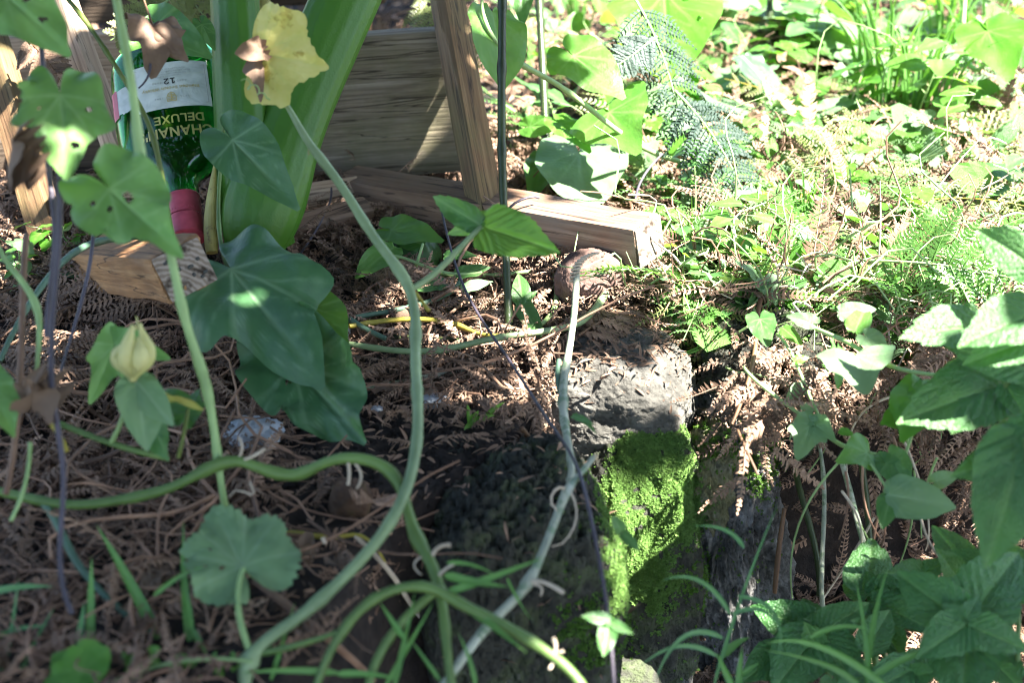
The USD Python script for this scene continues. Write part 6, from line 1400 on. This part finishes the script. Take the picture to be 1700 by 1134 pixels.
# grass clumps in the background
gpt = None
GL = ['', 'lower grass tuft joined to the foot of the tall clump', 'grass tuft between the wide pale squash leaves and the top edge', 'grass tuft behind the yellow green heart leaf stem', 'slim grass tuft on the near side of the squash leaves', 'grass tuft under the straw coloured stalk end', 'short grass tuft beside the dark sapling in the litter', 'grass tuft at the top edge above the heart leaf', 'grass tuft in the far top corner', 'short grass tuft between the two dark saplings', 'small grass tuft above the green fern combs', 'smallest grass tuft just past the sawn beam end', 'grass tuft behind the olive fern frond']
def clump(seed, h, n, spread):
    r0 = np.random.default_rng(seed); out = []
    for k in range(n):
        a = r0.uniform(0, 6.28); r = r0.uniform(0, .02); b = np.array([math.cos(a) * r, math.sin(a) * r, -.003])
        d = np.array([math.cos(a), math.sin(a), 0]) * spread * r0.uniform(.2, 1.2); hh = h * r0.uniform(.6, 1.1)
        out.append(blade(b, b + d * hh + [0, 0, hh], r0.uniform(.004, .008), d * hh * -.5 + [0, 0, hh * .3], np.array([math.cos(a + 1.2), math.sin(a + 1.2), .3]), n=8, twist=r0.normal() * .5))
    return out
for i, (x, y, s) in enumerate([(1470, 215, 1.0), (1510, 225, .9), (1400, 60, 1.0), (1560, 120, 1.0), (1440, 160, .9), (1620, 170, .9), (1180, 70, .7), (1580, 30, 1.1), (1660, 20, 1.0), (960, 60, .6), (1330, 400, .5), (1150, 430, .4), (1540, 225, .8)]):
    X = mat4(rotm(i * 1.3, 0, 0), G(x, y), s)
    if gpt is None:
        gpt = thing('grass_tuft', 'tall bright grass clump standing before the pale squash leaves', 'grass', X, None)
        for v, f, vn in clump(5, .17, 18, .4): part(gpt, 'blade', (v, f), 'grass', vein=vn, world=False)
    else:
        copy_of(gpt, X, GL[i], 'grass tufts in the undergrowth')
# thin dry stalks standing in the sunlit tangle
for i, (x, y) in enumerate(spot(MID, 34) + spot([(1100, 300), (1500, 300), (1500, 480), (1150, 420)], 18) + spot([(1300, 640), (1560, 660), (1560, 900), (1320, 880)], 16)):
    P = G(x, y, .0); L = rng.uniform(.05, .13); d = rng.normal(size=3) * [1, .5, .35] + [0, -.2, .35]; d /= np.linalg.norm(d)
    if y > 640: P = W(x, y, 1.2 + rng.uniform(-.05, .1)); d = np.array([rng.normal() * .3, -.1, -1.0])
    hue = ('pale green', 'brown', 'straw white')[i % 3]; ln = 'short' if L < .075 else 'middling' if L < .1 else 'long'
    t = thing('dry_twig', f'{ln} thin {hue} stalk {near(x, y)}' if y <= 640 else f'{ln} thin {hue} stalk hanging in the dark recess of the bank', 'stem', P, 'thin dry stalks over the bank' if y <= 640 else 'thin stalks in the recess')
    mid = P + d * L * .5 + rng.normal(size=3) * L * .12
    part(t, 'shaft', tube([P, mid, P + d * L + rng.normal(size=3) * L * .1], [.0012, .001, .0006], n=12, sides=5), ('stem_light', 'dry_twig', 'pale_root')[i % 3])

# ------------------------------------------------------------------ what casts the shade: the leaves overhead (above the camera's view)
LIT = [  # polygons of the picture with the share of sunlight that reaches them
 (.95, [(850, -10), (1720, -10), (1720, 420), (1500, 470), (1250, 520), (1110, 420), (1090, 350), (930, 310), (850, 250)]),
 (.85, [(790, 0), (850, 0), (850, 330), (820, 320)]),
 (.80, [(1100, 400), (1500, 470), (1700, 420), (1700, 640), (1500, 660), (1330, 600), (1200, 560), (1090, 500)]),
 (.32, [(880, 420), (1060, 430), (1130, 600), (1000, 600), (900, 540)]),
 (.9, [(960, 600), (1110, 600), (1110, 650), (960, 655)]),
 (.2, [(560, 380), (880, 400), (900, 540), (840, 600), (640, 560), (560, 470)]),
 (.35, [(600, 300), (860, 320), (880, 400), (640, 360)]),
 (.9, [(860, 320), (1090, 360), (1090, 440), (1040, 430), (860, 380)]),
 (.92, [(1025, 670), (1165, 670), (1170, 900), (1110, 1010), (1010, 1000)]),
 (.6, [(1165, 690), (1290, 690), (1290, 1060), (1110, 1010), (1170, 900)]),
 (.55, [(1290, 900), (1460, 930), (1460, 1010), (1300, 1134), (1150, 1134), (1110, 1020), (1290, 1060)]),
 (.5, [(1330, 600), (1500, 640), (1560, 760), (1400, 760), (1300, 680)]),
 (.04, [(1290, 740), (1560, 760), (1560, 900), (1300, 900)]),
 (.7, [(1470, 850), (1720, 850), (1720, 1134), (1470, 1134)]),
 (.5, [(1400, 850), (1470, 880), (1470, 1134), (1250, 1134), (1380, 1000)]),
 (.82, [(1480, 350), (1720, 350), (1720, 700), (1480, 720)]),
 (.5, [(1560, 720), (1720, 720), (1720, 960), (1560, 960)]),
 (.08, [(620, 560), (900, 560), (960, 650), (940, 760), (840, 740), (640, 660)]),
 (.85, [(20, 80), (100, 65), (95, 125), (20, 135)]), (.85, [(130, 50), (190, 60), (185, 150), (150, 130)]), (.8, [(0, 420), (30, 430), (30, 480), (0, 480)]), (.7, [(470, 330), (600, 325), (605, 350), (470, 360)]), (.6, [(510, 410), (640, 400), (640, 450), (510, 450)]),
]
def want(px, py, d):
    w_ = np.where((px > 850) & (py < 380), .95, .03)
    for s, poly in LIT[::-1]: w_ = np.where(inside(poly, px, py), s, w_)
    w_ = np.where((px > 1700) & (py < 640), .95, w_)
    w_ = np.where((px < 0) | (py > 1134), .03, w_)
    return np.where(d < .3, .03, w_)
ZC = 1.15
T_, Wn = [], []
def aim(P, w): T_.append(P); Wn.append(w)
n = 15000
gxs, gys = rng.uniform(-1.7, 1.7, n), rng.uniform(-.3, 3.6, n)
P = np.stack([gxs, gys, H(gxs, gys, False) + .02], 1); q = proj(P); aim(P, want(q[:, 0], q[:, 1], q[:, 2]))
for v, f in ROCKS[:9]:                                                   # the rocks' own faces
    t = trimesh.Trimesh(v, f, process=False); ch = rng.choice(len(f), 700, p=t.area_faces / t.area_faces.sum())
    P = t.triangles_center[ch]; k = ((CAM - P) * t.face_normals[ch]).sum(1) > .1 * np.linalg.norm(CAM - P, axis=1)
    P = P[k]; q = proj(P); aim(P, want(q[:, 0], q[:, 1], q[:, 2]))
for (x0, x1, y0, y1, d0, d1, cnt) in ((-120, 800, -80, 400, 1.35, 1.62, 3500), (-120, 690, 350, 1160, .9, 1.06, 3000), (1480, 1760, 340, 720, .98, 1.1, 900), (1240, 1470, 720, 1160, 1.0, 1.15, 900), (1480, 1760, 720, 1160, .9, 1.1, 1000), (1180, 1500, 600, 900, 1.12, 1.25, 900)):
    a, b, c = rng.uniform(x0, x1, cnt), rng.uniform(y0, y1, cnt), rng.uniform(d0, d1, cnt)
    aim(np.array([W(*r_) for r_ in zip(a, b, c)]), want(a, b, c))
cnt = 700; a, b, c = rng.uniform(1290, 1560, cnt), rng.uniform(700, 905, cnt), rng.uniform(1.2, 1.36, cnt)
aim(np.array([W(*r_) for r_ in zip(a, b, c)]), np.zeros(cnt)); keepers = sum(map(len, T_)) - cnt
T_, Wn = np.vstack(T_), np.concatenate(Wn)
e1 = np.cross(SUN, [0, 1.0, 0]); e1 /= np.linalg.norm(e1); e2 = np.cross(SUN, e1)
k = rng.random(len(T_)) > np.clip(Wn, 0, 1) ** .55
tg, wk = T_[k], Wn[k]; held = np.zeros(int(k.sum()), bool)
zc = ZC + rng.uniform(-.14, .5, len(tg))
C = tg + SUN * ((zc - tg[:, 2]) / SUN[2])[:, None]
size = np.where(wk > .1, rng.uniform(.035, .06, len(C)), rng.uniform(.06, .11, len(C)))
lit = T_[Wn >= .8]
dist, _ = cKDTree(np.stack([lit @ e1, lit @ e2], 1)).query(np.stack([C @ e1, C @ e2], 1))
k = held | ~((dist < np.where(wk > .1, np.where(proj(tg)[:, 0] > 1180, .52, .3), .64) * size) & (rng.random(len(C)) < .985))
C, size = C[k], size[k]
tree = thing('shade_tree', 'leafy branch overhead that throws the dappled shade', 'tree', np.array([-1.55, 1.5, H(-1.55, 1.5)]))
part(tree, 'trunk', tube([[-1.55, 1.5, -.1], [-1.5, 1.52, .6], [-1.42, 1.5, 1.2], [-1.4, 1.45, 2.0]], [.085, .07, .06, .045], sides=12, wob=.2), 'bark')
for a in ([(-1.42, 1.5, 1.1), (-.8, 1.3, 1.35), (.0, 1.1, 1.45), (.6, .9, 1.5)], [(-1.42, 1.5, 1.2), (-.7, 1.8, 1.5), (.1, 2.0, 1.6), (.5, 2.3, 1.6)], [(-1.42, 1.5, 1.0), (-.9, 1.0, 1.2), (-.3, .5, 1.35), (.2, .1, 1.4)]):
    part(tree, 'limb', tube(a, [.035, .022, .012, .004], sides=8, wob=.2), 'bark')
cv, cf, cvn = leaf('ovate', 1.35, rings=3, nang=10, fold=.15, droop=.25, seed=3)
V, Fc = [], []
for i, c in enumerate(C):
    nr = SUN * .75 + rng.normal(size=3) * .38; nr /= np.linalg.norm(nr)
    x = np.cross(nr, rng.normal(size=3)); x /= np.linalg.norm(x); s = size[i]
    Rm = np.stack([x, np.cross(nr, x), nr], 1) * s
    V.append((cv - [.5, 0, 0]) @ Rm.T + c); Fc.append(cf + i * len(cv))
cr = part(tree, 'crown', (np.vstack(V), np.vstack(Fc)), 'canopy_leaf')
tag(cr.prim, kind='stuff')
